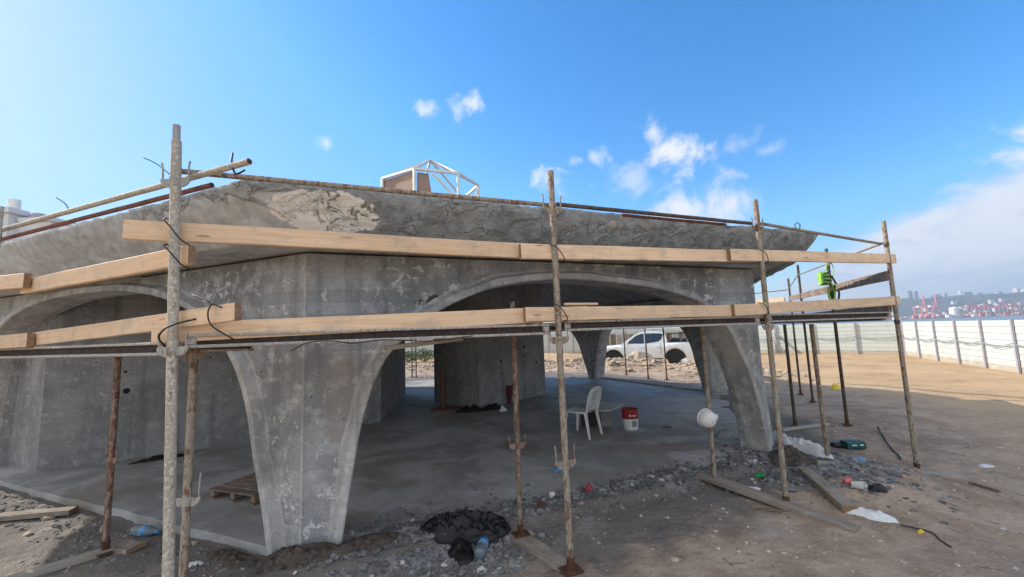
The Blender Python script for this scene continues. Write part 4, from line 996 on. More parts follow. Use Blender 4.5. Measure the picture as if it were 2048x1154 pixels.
# paint bucket: white pail with a red upper band
bk = local_thing('paint_bucket', (1.99, 7.32, 0), (0, 0, R(-80)), 'white paint bucket with a red top standing on the slab', 'bucket')
MB().lathe([(.118, 0), (.122, .01), (.135, .18), (.135, .185)], n=28).build('pail', WHITEPL, bk, smooth=40)
bd = MB().lathe([(.136, .185), (.146, .187), (.146, .197), (.138, .200), (.144, .325), (.150, .327), (.150, .345), (.138, .345), (.136, .215)], n=28).build('red_band', REDPL, bk, smooth=40)
def on_cyl(r, a, z, w, h): # small curved plate on the pail
    vs = []
    for k in range(4):
        t = a - w / 2 + w * k / 3
        for zz in (z - h / 2, z + h / 2): vs.append((r * math.cos(t), r * math.sin(t), zz))
    return vs, [(i * 2, i * 2 + 2, i * 2 + 3, i * 2 + 1) for i in range(3)]
m = MB(); m.add(*on_cyl(.1445, -.42, .245, .22, .028)); m.build('emblem', WHITEPL, bd)
for k in range(5): MB().add(*on_cyl(.1445, -.12 + k * .10, .245, .07, .020)).build('letter_mark', WHITEPL, bd)
MB().add(*on_cyl(.1345, .1, .11, .7, .10)).build('paper_label', CARTON, bk)
hp = [(.14 * math.cos(a), .14 * math.sin(a), .30 - .12 * math.sin(math.pi * i / 10)) for i, a in [(i, R(95 + 17 * i)) for i in range(11)]]
MB().path(hp, .004, 5).build('handle', GR, bk)
# low table: a thin panel propped on a block
TABLETOP = plain('pale_grey_panel', (0.58, 0.60, 0.55), 0.6, 0.1, 5)
tb = thing('panel_table', (1.55, 7.75, 0), 'thin dull panel propped on blocks as a low table between chair and bucket', 'table')
tp = [(1.15, 7.35), (1.62, 7.22), (2.05, 7.85), (1.5, 8.25)]
m = MB(); n = 4; m.add([(x, y, .325) for x, y in tp] + [(x, y, .34) for x, y in tp], [(3, 2, 1, 0), (4, 5, 6, 7)] + [(i, (i + 1) % 4, 4 + (i + 1) % 4, 4 + i) for i in range(4)]); m.build('top_panel', TABLETOP, tb)
MB().cbox((1.62, 7.62, .162), (.20, .20, .324), .01).build('support_block', CONC_IN, tb); MB().cbox((1.36, 7.75, .162), (.3, .16, .324), .01).build('support_block', BLACKTRIM, tb)

# ------------------------------------------------------------------ soft heaps: sheeting, bags, rags
def rag(name, c, rx, ry, h, rot, mat, label, cat, seed, n=26, fold=7.0, group=None, zoff=None, parent=None):
    vs, fs = [], []; rings = max(6, n // 3); ca, sa = math.cos(rot), math.sin(rot); cz = g(c[0], c[1]) if zoff is None else zoff
    for i in range(rings + 1):
        f = i / rings
        for k in range(n):
            a = 2 * math.pi * k / n
            rad = 1 + .32 * mnoise.noise(Vector((math.cos(a) * 1.7, math.sin(a) * 1.7, seed * 3.1)))
            u, v = f * rad * rx * math.cos(a), f * rad * ry * math.sin(a)
            x = c[0] + u * ca - v * sa; y = c[1] + u * sa + v * ca
            p = Vector((x * fold, y * fold, seed)); w = Vector((x * fold * 2.7, y * fold * 2.7, seed + 9))
            ridge = 1 - abs(mnoise.noise(p)) * 2.2
            z = h * (1 - f ** 2.2) * (.55 + .45 * ridge) + h * .28 * mnoise.noise(w) * (1 - f ** 4)
            if i == rings: z = -.015
            gz = g(x, y) if zoff is None else zoff
            vs.append((x, y, max(gz, gz * .5 + cz * .5) + (max(z, .006) + (.018 if h > .05 and zoff is None else 0) if i < rings else -.015)))
    for i in range(rings):
        for k in range(n): fs.append((i * n + k, (i + 1) * n + k, (i + 1) * n + (k + 1) % n, i * n + (k + 1) % n))
    o = MB().add(vs, fs).build(name, mat, parent, smooth=True)
    return o if parent is not None else tag(o, label, cat, group)
rag('plastic_heap', (-.50, 3.86), .42, .15, .13, .05, BLACKPL, 'crumpled black plastic sheeting heaped on the rubble by the near pillar', 'plastic sheet', 1, 90, 16)
rag('plastic_heap', (-.50, 3.60), .11, .19, .09, .35, BLACKPL, 'tail of black plastic hanging forward from the heap beside the water bottle', 'plastic sheet', 2, 30, 9)
rag('white_sheeting', (4.02, 6.02), .18, .50, .17, .35, WHITEBAG, 'crumpled white sheeting lying in the rubble at the foot of the right pillar', 'plastic sheet', 3, 40, 6)
rag('white_bag', (3.25, 3.95), .20, .095, .05, -.55, WHITEBAG, 'flat white plastic bag on the dirt right of the brown plank', 'plastic bag', 4, 30, 9)
rag('cement_sack', (3.25, 6.62), .17, .12, .12, .3, CARTON, 'dusty grey sack slumped inside the right pillar', 'sack', 5, 26, 7, zoff=0)
rag('yellow_bag', (9.2, 11.95), .14, .09, .14, 0, YELPL, 'bright yellow bag on the sand beyond the right scaffold', 'bag', 6, 20, 7)
rag('paper_scrap', (5.95, 5.40), .11, .06, .03, .1, WHITEBAG, 'white paper scrap on open sand at the right edge', 'paper', 7, 18, 12)
rag('black_rag', (3.66, 4.36), .085, .045, .06, -.2, BLACKPL, 'small black rag beside the white cup on the dirt', 'rag', 8, 20, 12)
rag('paper_scrap', (2.60, 4.72), .09, .045, .03, -.3, WHITEBAG, 'torn white paper between the hard hat prop and the right pillar post', 'paper', 9, 18, 14)
rag('dark_bag', (-1.05, 9.42), .33, .16, .17, .1, BLACKPL, 'dark sacks dumped at the front corner of the core', 'bag', 10, 30, 6, zoff=0)
rag('dark_bag', (-.55, 9.62), .24, .14, .15, .6, BLACKPL, 'smaller dark sack against the lit face of the core', 'bag', 11, 26, 7, zoff=0)
rag('white_packet', (-.30, 9.35), .10, .07, .12, .4, WHITEBAG, 'small white packet on the floor right of the dark sacks', 'packet', 12, 18, 9, zoff=0)
rag('dark_clutter', (-5.5, 6.45), .38, .07, .07, .63, BLACKPL, 'dark strip of scraps along the foot of the side room wall', 'rag', 13, 30, 9, zoff=0)
rag('yellow_wrapper', (3.40, 3.66), .035, .02, .02, .3, YELPL, 'small yellow wrapper by the black cable on the dirt', 'wrapper', 14, 14, 20)
rag('red_rag', (.76, 4.64), .055, .04, .06, .2, REDPL, 'small dark red lump on the slab edge rubble right of the middle post', 'rag', 15, 16, 16)
rag('rust_lump', (.22, 4.25), .06, .045, .05, .2, RUST, 'rusty brown lump in the rubble between the two middle props', 'scrap', 16, 16, 16)
rag('white_rag', (-2.72, 3.60), .07, .045, .02, .1, WHITEBAG, 'small pale rag on the dirt behind the tallest post', 'rag', 17, 16, 14)

def bottle(c, ang, L, r, label, full=.5):
    gz = g(c[0], c[1]); o = local_thing('water_bottle', (c[0], c[1], gz + r * .9), (0, R(90), ang), label, 'bottle', 'discarded water bottles')
    MB().lathe([(r * .55, 0), (r * .95, .01), (r, .03), (r, L * .28), (r * .9, L * .30), (r, L * .33), (r, L * .62), (r * .8, L * .75), (r * .36, L * .90), (r * .36, L * .94)], (0, 0, -L / 2), 20).build('bottle_body', CLEAR, o, smooth=40)
    MB().lathe([(r * 1.015, L * .40), (r * 1.015, L * .60)], (0, 0, -L / 2), 20).build('paper_band', BLUEPL, o, smooth=True)
    MB().lathe([(r * .42, L * .93), (r * .42, L * 1.0), (r * .3, L * 1.005)], (0, 0, -L / 2), 14).build('cap', BLUEPL, o)
bottle((-.325, 3.66), R(84), .33, .045, 'clear water bottle with blue band lying against the black plastic heap')
bottle((-3.63, 4.15), R(-12), .30, .048, 'clear and blue water bottle lying by the sunlit slab edge on the left')
bottle((4.29, 5.32), R(5), .22, .035, 'yellowish bottle with white cap in the rubble at the right corner')
# cups, can, small litter
def cup(c, r, h, rot, mat, label, name='plastic_cup', cat='cup'):
    o = MB().lathe([(r * .72, 0), (r * .75, .004), (r, h), (r * .93, h), (r * .7, .01)], (0, 0, -h / 2), 16)
    tag(o.build(name, mat, matrix=Matrix.Translation((c[0], c[1], g(c[0], c[1]) + r * .75)) @ Matrix.Rotation(rot, 4, 'Z') @ Matrix.Rotation(R(82), 4, 'X'), smooth=40), label, cat)
cup((3.53, 4.42), .045, .11, .5, WHITEPL, 'white plastic cup lying beside the black rag')
cup((3.50, 4.53), .042, .06, 1.4, PINKPL, 'pink plastic cup crushed beside the white one')
cup((2.86, 5.02), .036, .10, 1.1, GREENPL, 'green drink can in the rubble in front of the right pillar', 'drink_can', 'can')
def smallbox(name, c, s, rot, mat, label, cat, z=None):
    zz = (g(c[0], c[1]) if z is None else z) + s[2] / 2
    tag(MB().cbox((0, 0, 0), s, min(s) * .15).build(name, mat, matrix=Matrix.Translation((c[0], c[1], zz)) @ Matrix.Rotation(rot, 4, 'Z')), label, cat)
smallbox('foam_block', (.345, 4.53), (.055, .05, .05), .2, WHITEPL, 'small white foam cube on the slab edge between the two middle posts', 'foam block', -.01)
smallbox('blue_packet', (.50, 5.30), (.15, .035, .03), .25, BLUEPL, 'flat blue packet on the floor behind the middle post', 'packet', 0)
smallbox('dark_scrap', (2.62, 7.32), (.14, .03, .015), .1, BLACKPL, 'small dark strip lying on the slab right of the bucket', 'scrap', 0)
# teal crate lid with white print
tc = thing('teal_crate', (5.0, 6.28, g(5, 6.28)), 'teal plastic tool case with white print lying beyond the rubble', 'tool case')
tz = g(5, 6.28); MB().cbox((5.0, 6.28, tz + .055), (.27, .15, .11), .02).build('case_body', TEALPL, tc)
MB().cbox((4.80, 6.33, tz + .04), (.13, .10, .08), .03).build('handle', BLACKTRIM, tc)
for x, w in ((4.96, .09), (5.07, .07)): MB().box((x, 6.203, tz + .065), (w * .8, .006, .016)).build('white_print', WHITEPL, tc)

# ------------------------------------------------------------------ planks on the ground
def gplank(a, b, w, h, mat, label, lift=.0, name='loose_plank'):
    za, zb = g(*a) + lift + h / 2 + .006, g(*b) + lift + h / 2 + .006
    return plank(name, (a[0], a[1], za), (b[0], b[1], zb), w, h, mat, label, 'plank', None, .004)
gplank((-.12, 3.95), (.52, 3.12), .17, .045, OLDWOOD, 'sandy sole plank under the middle post and the rusty prop', -.04)
gplank((2.13, 4.98), (2.92, 3.72), .16, .045, OLDWOOD, 'long grey sole plank under the right pillar post and hard hat prop', -.038)
gplank((3.42, 5.08), (3.10, 4.02), .13, .06, OLDWOOD, 'brown plank lying on the dirt right of the right pillar post')
gplank((3.80, 5.42), (5.25, 5.05), .10, .05, SPLATWOOD, 'pale sole plank half buried under the rightmost post', -.02)
gplank((-4.25, 3.25), (-3.66, 3.86), .10, .05, SPLATWOOD, 'grey plank lying in front of the brown rusty prop on the left', -.01)
gplank((-3.72, 3.92), (-3.44, 3.84), .16, .04, OLDWOOD, 'short board under the foot of the brown rusty prop', -.0)
gplank((-5.6, 4.55), (-4.95, 4.72), .14, .05, OLDWOOD, 'short grey board in the sunlight at the left picture edge', .01)
gplank((4.62, 7.35), (5.9, 7.95), .09, .04, SPLATWOOD, 'thin pale sole plank under the dark prop behind the white sheeting', -.01)
gplank((5.13, 4.85), (5.16, 4.58), .025, .02, DARKWOOD, 'dark stick on the open sand right of the rightmost post')
gplank((2.33, 4.22), (2.52, 4.14), .05, .012, DARKWOOD, 'dark splinter of wood left of the right pillar post')
# pallet inside the left arch
pl = local_thing('wooden_pallet', (-3.05, 5.0, 0), (0, 0, R(-20)), 'old wooden pallet lying on the slab behind the near pillar', 'pallet')
for i in range(6): MB().cbox((-.02 + .01 * (i % 2), -.42 + i * .165, .125), (1.0, .13, .02), .004).build('deck_board', OLDWOOD if i % 2 else DARKWOOD, pl)
for x in (-.44, 0, .44):
    MB().cbox((x, 0, .075), (.09, .95, .078), .005).build('stringer', DARKWOOD, pl)
    MB().cbox((x, 0, .012), (.10, .98, .022), .004).build('bottom_board', DARKWOOD, pl)

pl.scale = (.72, .72, .8)
# cables and hoses on the ground
def gcable(pts, r, mat, label):
    P = smooth_curve3([(x, y, g(x, y) + r + .004) for x, y in pts], 6); tag(MB().path([(p.x, p.y, g(p.x, p.y) + r + .003 + .01 * max(0, mnoise.noise(p * 3))) for p in P], r, 6).build('cable', mat, smooth=True), label, 'cable')
gcable([(3.34, 3.78), (3.42, 3.70), (3.46, 3.62), (3.42, 3.52), (3.40, 3.42)], .006, WIRE, 'black cable end on the dirt in front of the white bag')
gcable([(6.5, 7.55), (6.15, 7.1), (5.75, 6.55), (5.5, 6.2), (5.35, 5.95), (5.2, 5.75)], .010, WIRE, 'thin dark hose curving over the sand behind the rightmost post')

# ------------------------------------------------------------------ hard hat and harness
hh = local_thing('hard_hat', (2.155, 4.755, .70), (R(100), R(-25), R(8)), 'round white hard hat with a crumpled pale bag hanging on the thin brown prop', 'hard hat')
prof = [(.118, -.02), (.120, .0), (.119, .03), (.110, .065), (.092, .095), (.065, .116), (.03, .127), (.004, .129)]
MB().lathe([(.108, -.018)] + prof, n=30).build('shell', WHITEPL, hh, smooth=True)
MB().lathe([(.116, -.022), (.128, -.02), (.128, -.012), (.118, -.008)], n=30).build('brim', WHITEPL, hh, smooth=True)
for s_ in (-.045, 0, .045):
    MB().path([(s_, .118 * math.sin(a) * (1 - abs(s_) * 1.2), .128 * math.cos(a) * (1 - abs(s_) * 1.4) + .002) for a in [R(-62 + 12.4 * i) for i in range(11)]], .006, 6).build('crown_ridge', WHITEPL, hh, smooth=True)
hh.scale = (.84,) * 3
rng = random.Random(4)
MB().rock((.125, -.03, .03), .05, rng, 1.0, .35).build('pale_bag', WHITEBAG, hh)
hn = thing('safety_harness', (5.98, 7.68, 2.2), 'bright green safety harness hanging on the right side post', 'harness')
MB().cbox((5.88, 7.62, 2.55), (.13, .09, .26), .04).build('back_pad', HIVIS, hn)
for k in range(4): MB().cbox((5.91 + .01 * (k % 2), 7.555, 2.44 + .07 * k), (.14, .03, .022), .006, Matrix.Rotation(R(20 - 12 * k), 3, 'Y')).build('dark_strap', HIVISDK, hn)
for x0, w in ((5.98, .10), (6.06, .07)):
    MB().path(smooth_curve3([(x0 - .03, 7.6, 2.60), (x0 + .03, 7.58, 2.42), (x0 + .06, 7.58, 2.25), (x0 + .03, 7.6, 2.12), (x0 - .03, 7.61, 2.2), (x0 - .03, 7.6, 2.40)]), .018, 6).build('leg_loop', HIVIS if w > .08 else HIVISDK, hn, smooth=True)
MB().path(smooth_curve3([(5.95, 7.62, 2.70), (6.05, 7.66, 2.88), (6.16, 7.70, 2.80), (6.16, 7.70, 2.66), (6.10, 7.68, 2.58)]), .008, 6).build('lanyard', HIVIS, hn, smooth=True)

# ------------------------------------------------------------------ things by the core
pp = thing('brown_pipe', (-1.72, 9.8, 0), 'short brown pipe standing upright on the floor left of the core', 'pipe')
MB().tube((-1.72, 9.8, 0.02), (-1.72, 9.8, .85), .055, n=16).build('pipe_tube', REDPIPE, pp, smooth=50); MB().cbox((-1.62, 9.72, .02), (.7, .35, .04), .01).build('foot_board', REDPIPE, pp)
DARKRED = plain('dirty_dark_red_plastic', (0.11, 0.025, 0.03), 0.7, 0.3, 10)
st = thing('bucket_stack', (-.22, 10.45, 0), 'stack of dark red buckets against the core', 'buckets')
for i in range(4): MB().lathe([(.10, 0), (.135, .20), (.145, .20), (.145, .22), (.12, .22), (.09, .03)], (-.22 + .01 * i, 10.45, .07 * i), 18).build('bucket', DARKRED, st, smooth=40)

# ------------------------------------------------------------------ rubble
SOIL = plain('dark_soil', (0.075, 0.06, 0.05), 0.97, 0.5, 16, 0.8, dirt=(0.20, 0.17, 0.15), dirt_amt=0.7)
rag('soil_heap', (-1.80, 3.50), .34, .13, .10, .0, SOIL, 'dark crumbly soil banked against the foot of the near pillar', 'soil heap', 41, 40, 14)
rag('soil_heap', (-1.30, 3.62), .30, .12, .06, .35, SOIL, 'low bank of dark soil right of the near pillar foot', 'soil heap', 42, 36, 14)
rag('soil_heap', (-2.45, 3.66), .34, .10, .05, -.38, SOIL, 'low bank of dark soil left of the near pillar foot', 'soil heap', 43, 36, 14)
rag('soil_heap', (3.55, 5.50), .34, .20, .08, .4, SOIL, 'dark soil banked against the foot of the right pillar', 'soil heap', 44, 36, 12)
rng = random.Random(11)
dR = Vector((math.cos(math.pi / 8), math.sin(math.pi / 8))); nR = Vector((dR.y, -dR.x)); W0 = octc(RW, 0)
def surf(x, y): return max(g(x, y), -.002 if apothem(x, y) < AW + .04 else -9)
def scatter(n, gen, smin, smax, flat, power=2.2):
    m = MB()
    for _ in range(n):
        x, y = gen(); s = smin + (smax - smin) * rng.random() ** power
        m.rock((x, y, surf(x, y) + s * flat * .08), s, rng, flat, .55)
    return m
def strip():
    t = 5.75 * rng.random() ** 1.15; q = W0 + dR * (t + .1) + nR * rng.gauss(.12, .20 if t < 2.2 else .16); return q.x, q.y
def nearheap():
    return rng.gauss(-.75, .42), rng.gauss(3.55, .22)
def corner():
    return rng.gauss(3.75, .42), rng.gauss(5.25, .42)
def leftstrip():
    t = 5.5 * rng.random(); d = Vector((-dR.x, dR.y)); nn = Vector((-dR.y, -dR.x)); q = W0 + d * t + nn * (.12 + abs(rng.gauss(0, .25))); return q.x, q.y
def anywhere():
    return rng.uniform(-4.5, 8.5), rng.uniform(2.9, 8.0)
tag(scatter(6500, strip, .004, .042, .6, 4.0).build('gravel', RUBBLE, smooth=False), 'grey concrete gravel strewn along the slab edge before the big arch', 'gravel', kind='stuff')
tag(scatter(4500, nearheap, .004, .045, .6, 4.5).build('gravel', RUBBLE), 'grey gravel heaped right of the near pillar foot', 'gravel', kind='stuff')
tag(scatter(3600, corner, .005, .06, .42, 3.4).build('gravel', RUBBLE), 'dark flat rubble shards at the foot of the right pillar', 'gravel', kind='stuff')
tag(scatter(1400, leftstrip, .004, .035, .6, 4.0).build('gravel', RUBBLE), 'loose crumbs along the left slab edge', 'gravel', kind='stuff')
def offslab(gen):
    def f():
        while True:
            x, y = gen()
            if apothem(x, y) > AW + .1: return x, y
    return f
tag(scatter(1100, offslab(anywhere), .003, .026, .6, 3.6).build('gravel', PALE_CHUNK), 'pale crumbs scattered over the open dirt', 'gravel', kind='stuff')
tag(scatter(1100, offslab(anywhere), .004, .035, .5, 3.4).build('gravel', RUBBLE_TAN), 'brown crumbs and clods scattered over the open dirt', 'gravel', kind='stuff')
tw = MB()
for _ in range(160):
    x, y = offslab(anywhere)(); a_ = rng.uniform(0, 6.28); L_ = rng.uniform(.03, .14); x1, y1 = x + math.cos(a_) * L_, y + math.sin(a_) * L_
    tw.tube((x, y, g(x, y) + .003), (x1, y1, g(x1, y1) + .006), rng.uniform(.002, .005), .0015, 5)
tag(tw.build('twigs', DARKWOOD), 'dark twigs and splinters scattered over the open dirt', 'twigs', kind='stuff')
def onfloor():
    while True:
        x, y = rng.uniform(-6, 5), rng.uniform(3.8, 11)
        if apothem(x, y) < AW - .1: return x, y
tag(scatter(260, onfloor, .004, .016, .5, 3.0).build('gravel', RUBBLE), 'fine crumbs scattered over the floor slab', 'gravel', kind='stuff')
def chunk(x, y, s, mat, label, group, flat=.7, name='concrete_chunk', z=None):
    m = MB().rock((0, 0, 0), s, rng, flat, .4)
    o = m.build(name, mat, matrix=Matrix.Translation((x, y, (surf(x, y) if z is None else z) + s * flat * .22))); return tag(o, label, 'concrete chunk' if name != 'stone_block' else 'stone block', group)
for i in range(46):
    x, y = strip(); chunk(x, y, rng.uniform(.035, .065), RUBBLE, 'fist-sized grey concrete chunk in the gravel along the slab edge', 'grey chunks along the slab edge', .6)
for i in range(26):
    x, y = corner(); chunk(x, y, rng.uniform(.05, .10), RUBBLE, 'flat grey concrete shard in the rubble around the right pillar foot', 'shards at the right pillar', .38)
for x, y, s in [(-.61, 3.41, .045), (-.31, 3.32, .055), (-.18, 3.36, .035), (-.95, 3.45, .04), (-1.15, 3.32, .035), (-.78, 3.72, .03), (-.62, 3.95, .03), (-1.02, 4.05, .035)]:
    chunk(x, y, s, PALE_CHUNK, 'pale broken plaster piece on the grey gravel near the black plastic', 'pale pieces by the black plastic', .6)
for x, y, s in [(1.25, 4.72, .035), (1.55, 4.98, .04), (1.62, 4.82, .045), (2.02, 5.12, .04), (2.3, 5.0, .035), (2.75, 5.0, .04), (3.0, 5.35, .045), (3.05, 4.85, .035), (3.35, 5.35, .04)]:
    chunk(x, y, s, PALE_CHUNK, 'whitish stone in the gravel between the middle post and the right pillar', 'whitish stones along the slab edge', .6)
for x, y, s in [(-3.0, 3.95, .05), (-4.2, 4.3, .06), (-4.6, 4.55, .08), (-5.1, 4.6, .07), (-3.3, 4.02, .05), (-2.6, 3.75, .05), (-4.9, 4.25, .05)]:
    chunk(x, y, s, RUBBLE_TAN, 'sandy lump beside the sunlit slab edge on the left', 'sandy lumps at the left slab edge', .6)
# heap of demolition rubble between the pavilion and the pickup
def heap():
    hx, hy, hh_, hs = rng.choice(HEAPS[:8]); return rng.gauss(hx, hs * .7), rng.gauss(hy, hs * .7)
def background(): return rng.uniform(-9, 9), rng.uniform(17.5, 34)
tag(scatter(1500, offslab(heap), .03, .16, .6, 2.5).build('rubble_heap', RUBBLE_TAN), 'sandy demolition rubble heaped between the pavilion and the pickup', 'rubble', kind='stuff')
tag(scatter(900, offslab(background), .03, .14, .6, 3.0).build('rubble_heap', RUBBLE_TAN), 'loose stones strewn over the sunlit ground behind the pavilion', 'rubble', kind='stuff')
for i in range(24):
    x, y = heap()
    if apothem(x, y) < AW + .6: continue
    chunk(x, y, rng.uniform(.16, .30), RUBBLE_TAN if i % 3 else PALE_CHUNK, 'large sunlit broken block on the rubble heap before the pickup', 'blocks on the far rubble heap', .55, 'stone_block')
rag('tarpaulin', (6.0, 19.4), .85, .35, .55, .2, RUBBLE_TAN, 'sandy tarpaulin draped over the rubble before the pickup', 'tarpaulin', 31, 30, 1.6)
rag('white_sheeting', (4.3, 19.9), .5, .25, .35, .1, WHITEBAG, 'white plastic scraps on the rubble below the pickup front wheel', 'plastic sheet', 32, 26, 3)

# ------------------------------------------------------------------ behind: wooden hoarding, shrubs
wh = thing('timber_hoarding', (5.0, 27.5, g(8, 27.5)), 'grey timber hoarding with a pale top board behind the pickup', 'hoarding')
for i in range(26):
    x = 5.0 + i * .42; h_ = 1.62 + rng.uniform(-.06, .06); MB().cbox((x, 27.5 + .02 * (i % 2), g(8, 27.5) + h_ / 2), (.36, .03, h_), .004).build('upright_board', (OLDWOOD, DARKWOOD, SPLATWOOD)[i % 3], wh)
MB().cbox((10.2, 27.42, 1.86), (11.2, .05, .22), .005).build('top_board', PINE, wh)
def shrub(x, y, r, h, label, seed):
    r_ = random.Random(seed); o = thing('shrub', (x, y, g(x, y)), label, 'shrub', 'shrubs by the far fence'); z0 = g(x, y)
    m = MB()
    for k in range(6): a = r_.uniform(0, 6.28); m.tube((x, y, z0), (x + math.cos(a) * r * .6, y + math.sin(a) * r * .6, z0 + h * .7), .02, .006, 5)
    m.build('stems', DARKWOOD, o)
    m = MB()
    for k in range(700):
        u = Vector((r_.gauss(0, 1), r_.gauss(0, 1), r_.gauss(0, 1))).normalized() * r_.random() ** .4
        c = Vector((x + u.x * r, y + u.y * r, z0 + h * .55 + u.z * h * .5)); a = Vector((r_.gauss(0, 1), r_.gauss(0, 1), r_.gauss(0, 1))).normalized() * .07; b = a.orthogonal().normalized() * .03
        m.add([c - a, c + b, c + a, c - b], [(0, 1, 2, 3)])
    m.build('crown', LEAF, o)
shrub(-7.6, 29.5, .9, .8, 'low green shrub at the left of the far gap', 1); shrub(-6.3, 29.0, .8, .95, 'low green shrub in the middle of the far gap', 2); shrub(-5.0, 29.6, .9, .85, 'low green shrub close to the core in the far gap', 3)
lpole = thing('lamp_post', (-7.9, 35, g(-7.9, 35)), 'thin grey lamp post by the far fence left of the core', 'lamp post')
MB().tube((-7.9, 35, g(-7.9, 35)), (-7.9, 35, 3.6), .07, .05, 10).build('pole', FENCEPOST, lpole); MB().cbox((-7.6, 35, 3.6), (.7, .18, .08), .02).build('lamp_head', FENCEPOST, lpole)

# ------------------------------------------------------------------ pale building on the left with tanks on its roof
bl = thing('white_building', (-42, 34, 0), 'pale flat-roofed building with a water tank at the far left', 'building')
MB().bbox((-52, 30, -.5), (-38.2, 42, 12.2)).build('wall', BLDG, bl); MB().bbox((-38.2, 30.6, -.5), (-35.6, 42, 11.6)).build('wall', BLDG, bl)
MB().bbox((-52.2, 29.8, 12.2), (-38.0, 42.2, 12.6)).build('parapet', BLDG, bl); MB().bbox((-38.0, 30.4, 11.6), (-35.4, 42.2, 11.9)).build('parapet', BLDG, bl)
MB().lathe([(.36, 0), (.36, .75), (.33, .82), (.05, .85)], (-38.6, 30.6, 12.6), 20).build('water_tank', WHITEPL, bl, smooth=40)
MB().lathe([(.5, 0), (.5, .4), (.42, .5), (.05, .52)], (-37.3, 31.2, 11.9), 16).build('roof_vent', FENCEPOST, bl, smooth=40)
for zc in (9.6, 6.4, 3.2):
    for xc in (-49, -45.5, -42, -39.6):
        w_ = MB().bbox((xc - .6, 29.96, zc - .7), (xc + .6, 30.02, zc + .7)).build('window', WINDOWDARK, bl)
        MB().bbox((xc - .68, 29.92, zc - .8), (xc + .68, 30.0, zc - .7)).build('sill', BLDG, w_)
    MB().bbox((-37.4, 30.56, zc - .7), (-36.4, 30.62, zc + .7)).build('window', WINDOWDARK, bl)
for i in range(8): MB().tube((-40.9 + i * .38, 29.3, 10.0), (-40.9 + i * .38, 29.3, 11.0), .025, n=6).build('baluster', FENCEPOST, bl)
MB().bbox((-41.0, 29.27, 11.0), (-38.1, 29.33, 11.06)).build('hand_rail', FENCEPOST, bl); MB().bbox((-41.1, 29.2, 9.85), (-38.0, 30.0, 10.0)).build('balcony_slab', BLDG, bl)

# ------------------------------------------------------------------ far shore: hills, port, cranes, haze
HILLM, t = new_mat('hillside'); p = t.pos()
c = t.mix(t.step(t.noise(p, .006, 6.0, .6), .4, .6), (.055, .075, .04), (.13, .125, .095))
c = t.mix(t.math('MULTIPLY', t.step(t.noise(p, .03, 5.0, .6), .56, .66), .6), c, (.30, .28, .26)); t.out(c, .95, None, 0, .1)
def hill_h(u, v):      # u along the shore 0..1, v from shore to ridge 0..1
    return (152 + 14 * math.sin(u * 5.0 + 1.6) + 10 * mnoise.noise(Vector((u * 9, 0, 0))) + 6 * mnoise.noise(Vector((u * 30, v * 3, 2)))) * sst(v, .0, .95) ** 1.2 + 10 * mnoise.noise(Vector((u * 40, v * 8, 7))) * v
vs, fs = [], []; NU, NV = 160, 22
for j in range(NV + 1):
    for i in range(NU + 1):
        u, v = i / NU, j / NV; a = R(16) + R(50) * u; dist = 3000 + 1500 * v; 
        vs.append((dist * math.sin(a) * 1.15, dist * math.cos(a) * 1.15, -6 + max(0, hill_h(u, v)) * 1.28))
for j in range(NV):
    for i in range(NU): a = j * (NU + 1) + i; fs.append((a, a + 1, a + NU + 2, a + NU + 1))
tag(MB().add(vs, fs).build('hill', HILLM, origin=(0, 0, 0), smooth=True), kind='structure')
tag(MB().bbox((620, 1490, -6), (3000, 1900, -1.5)).build('quay', FARBLDG), kind='structure')
def crane(label, boom_up=False, S=1.0):
    o = local_thing('port_crane', (0, 0, 0), (0, 0, 0), label, 'port crane', 'red container cranes across the bay')
    H = 42 * S; w, dp = 11 * S, 14 * S; hw = 1.1
    for x in (-w, w):
        for y in (-dp, dp): MB().box((x, y, H / 2), (2.2, 2.2, H)).build('leg', CRANE_RED, o)
        MB().box((x, 0, H * .38), (1.6, 2 * dp, 1.8)).build('portal_beam', CRANE_RED, o)
    for y in (-dp, dp): MB().box((0, y, H * .98), (2 * w, 2, 2)).build('top_beam', CRANE_RED, o)
    MB().box((0, 6 * S, H + 1.5), (3, dp * 2 + 24 * S, 3)).build('girder', CRANE_RED, o)
    for x in (-2.5, 2.5): MB().tube((x * 2.4, -dp, H), (x * .4, -dp * .4, H + 20 * S), .9, n=6).build('mast_leg', CRANE_RED, o)
    MB().tube((0, -dp * .4, H + 20 * S), (0, dp + 14 * S, H + 3), .5, n=6).build('stay', CRANE_RED, o)
    if boom_up:
        MB().box((0, -dp - 3, H + 24 * S), (3, 2.4, 48 * S)).build('boom', CRANE_RED, o); MB().box((0, -dp + 1, H + 22 * S), (2, 1.4, 42 * S)).build('boom_chord', CRANE_RED, o)
    else:
        MB().box((0, -dp - 18 * S, H + 1.5), (3, 36 * S, 3)).build('boom', CRANE_RED, o); MB().tube((0, -dp * .4, H + 20 * S), (0, -dp - 30 * S, H + 3), .5, n=6).build('stay', CRANE_RED, o)
    MB().box((0, dp * .6, H + 5), (7 * S, 10 * S, 5)).build('machinery_house', CRANE_WHITE, o)
    return o
c1 = crane('red port crane with raised boom, left one of the raised pair', True, .95); c1.location = (1506, 1502, -2)
c2 = copy_tree(c1); c2['label'] = 'red port crane with raised boom, right one of the raised pair'; c2.location = (1548, 1500, -2)
c3 = crane('red port crane with lowered boom, first right of the white silo', False, .85); c3.location = (1690, 1505, -2); c3.rotation_euler.z = R(75)
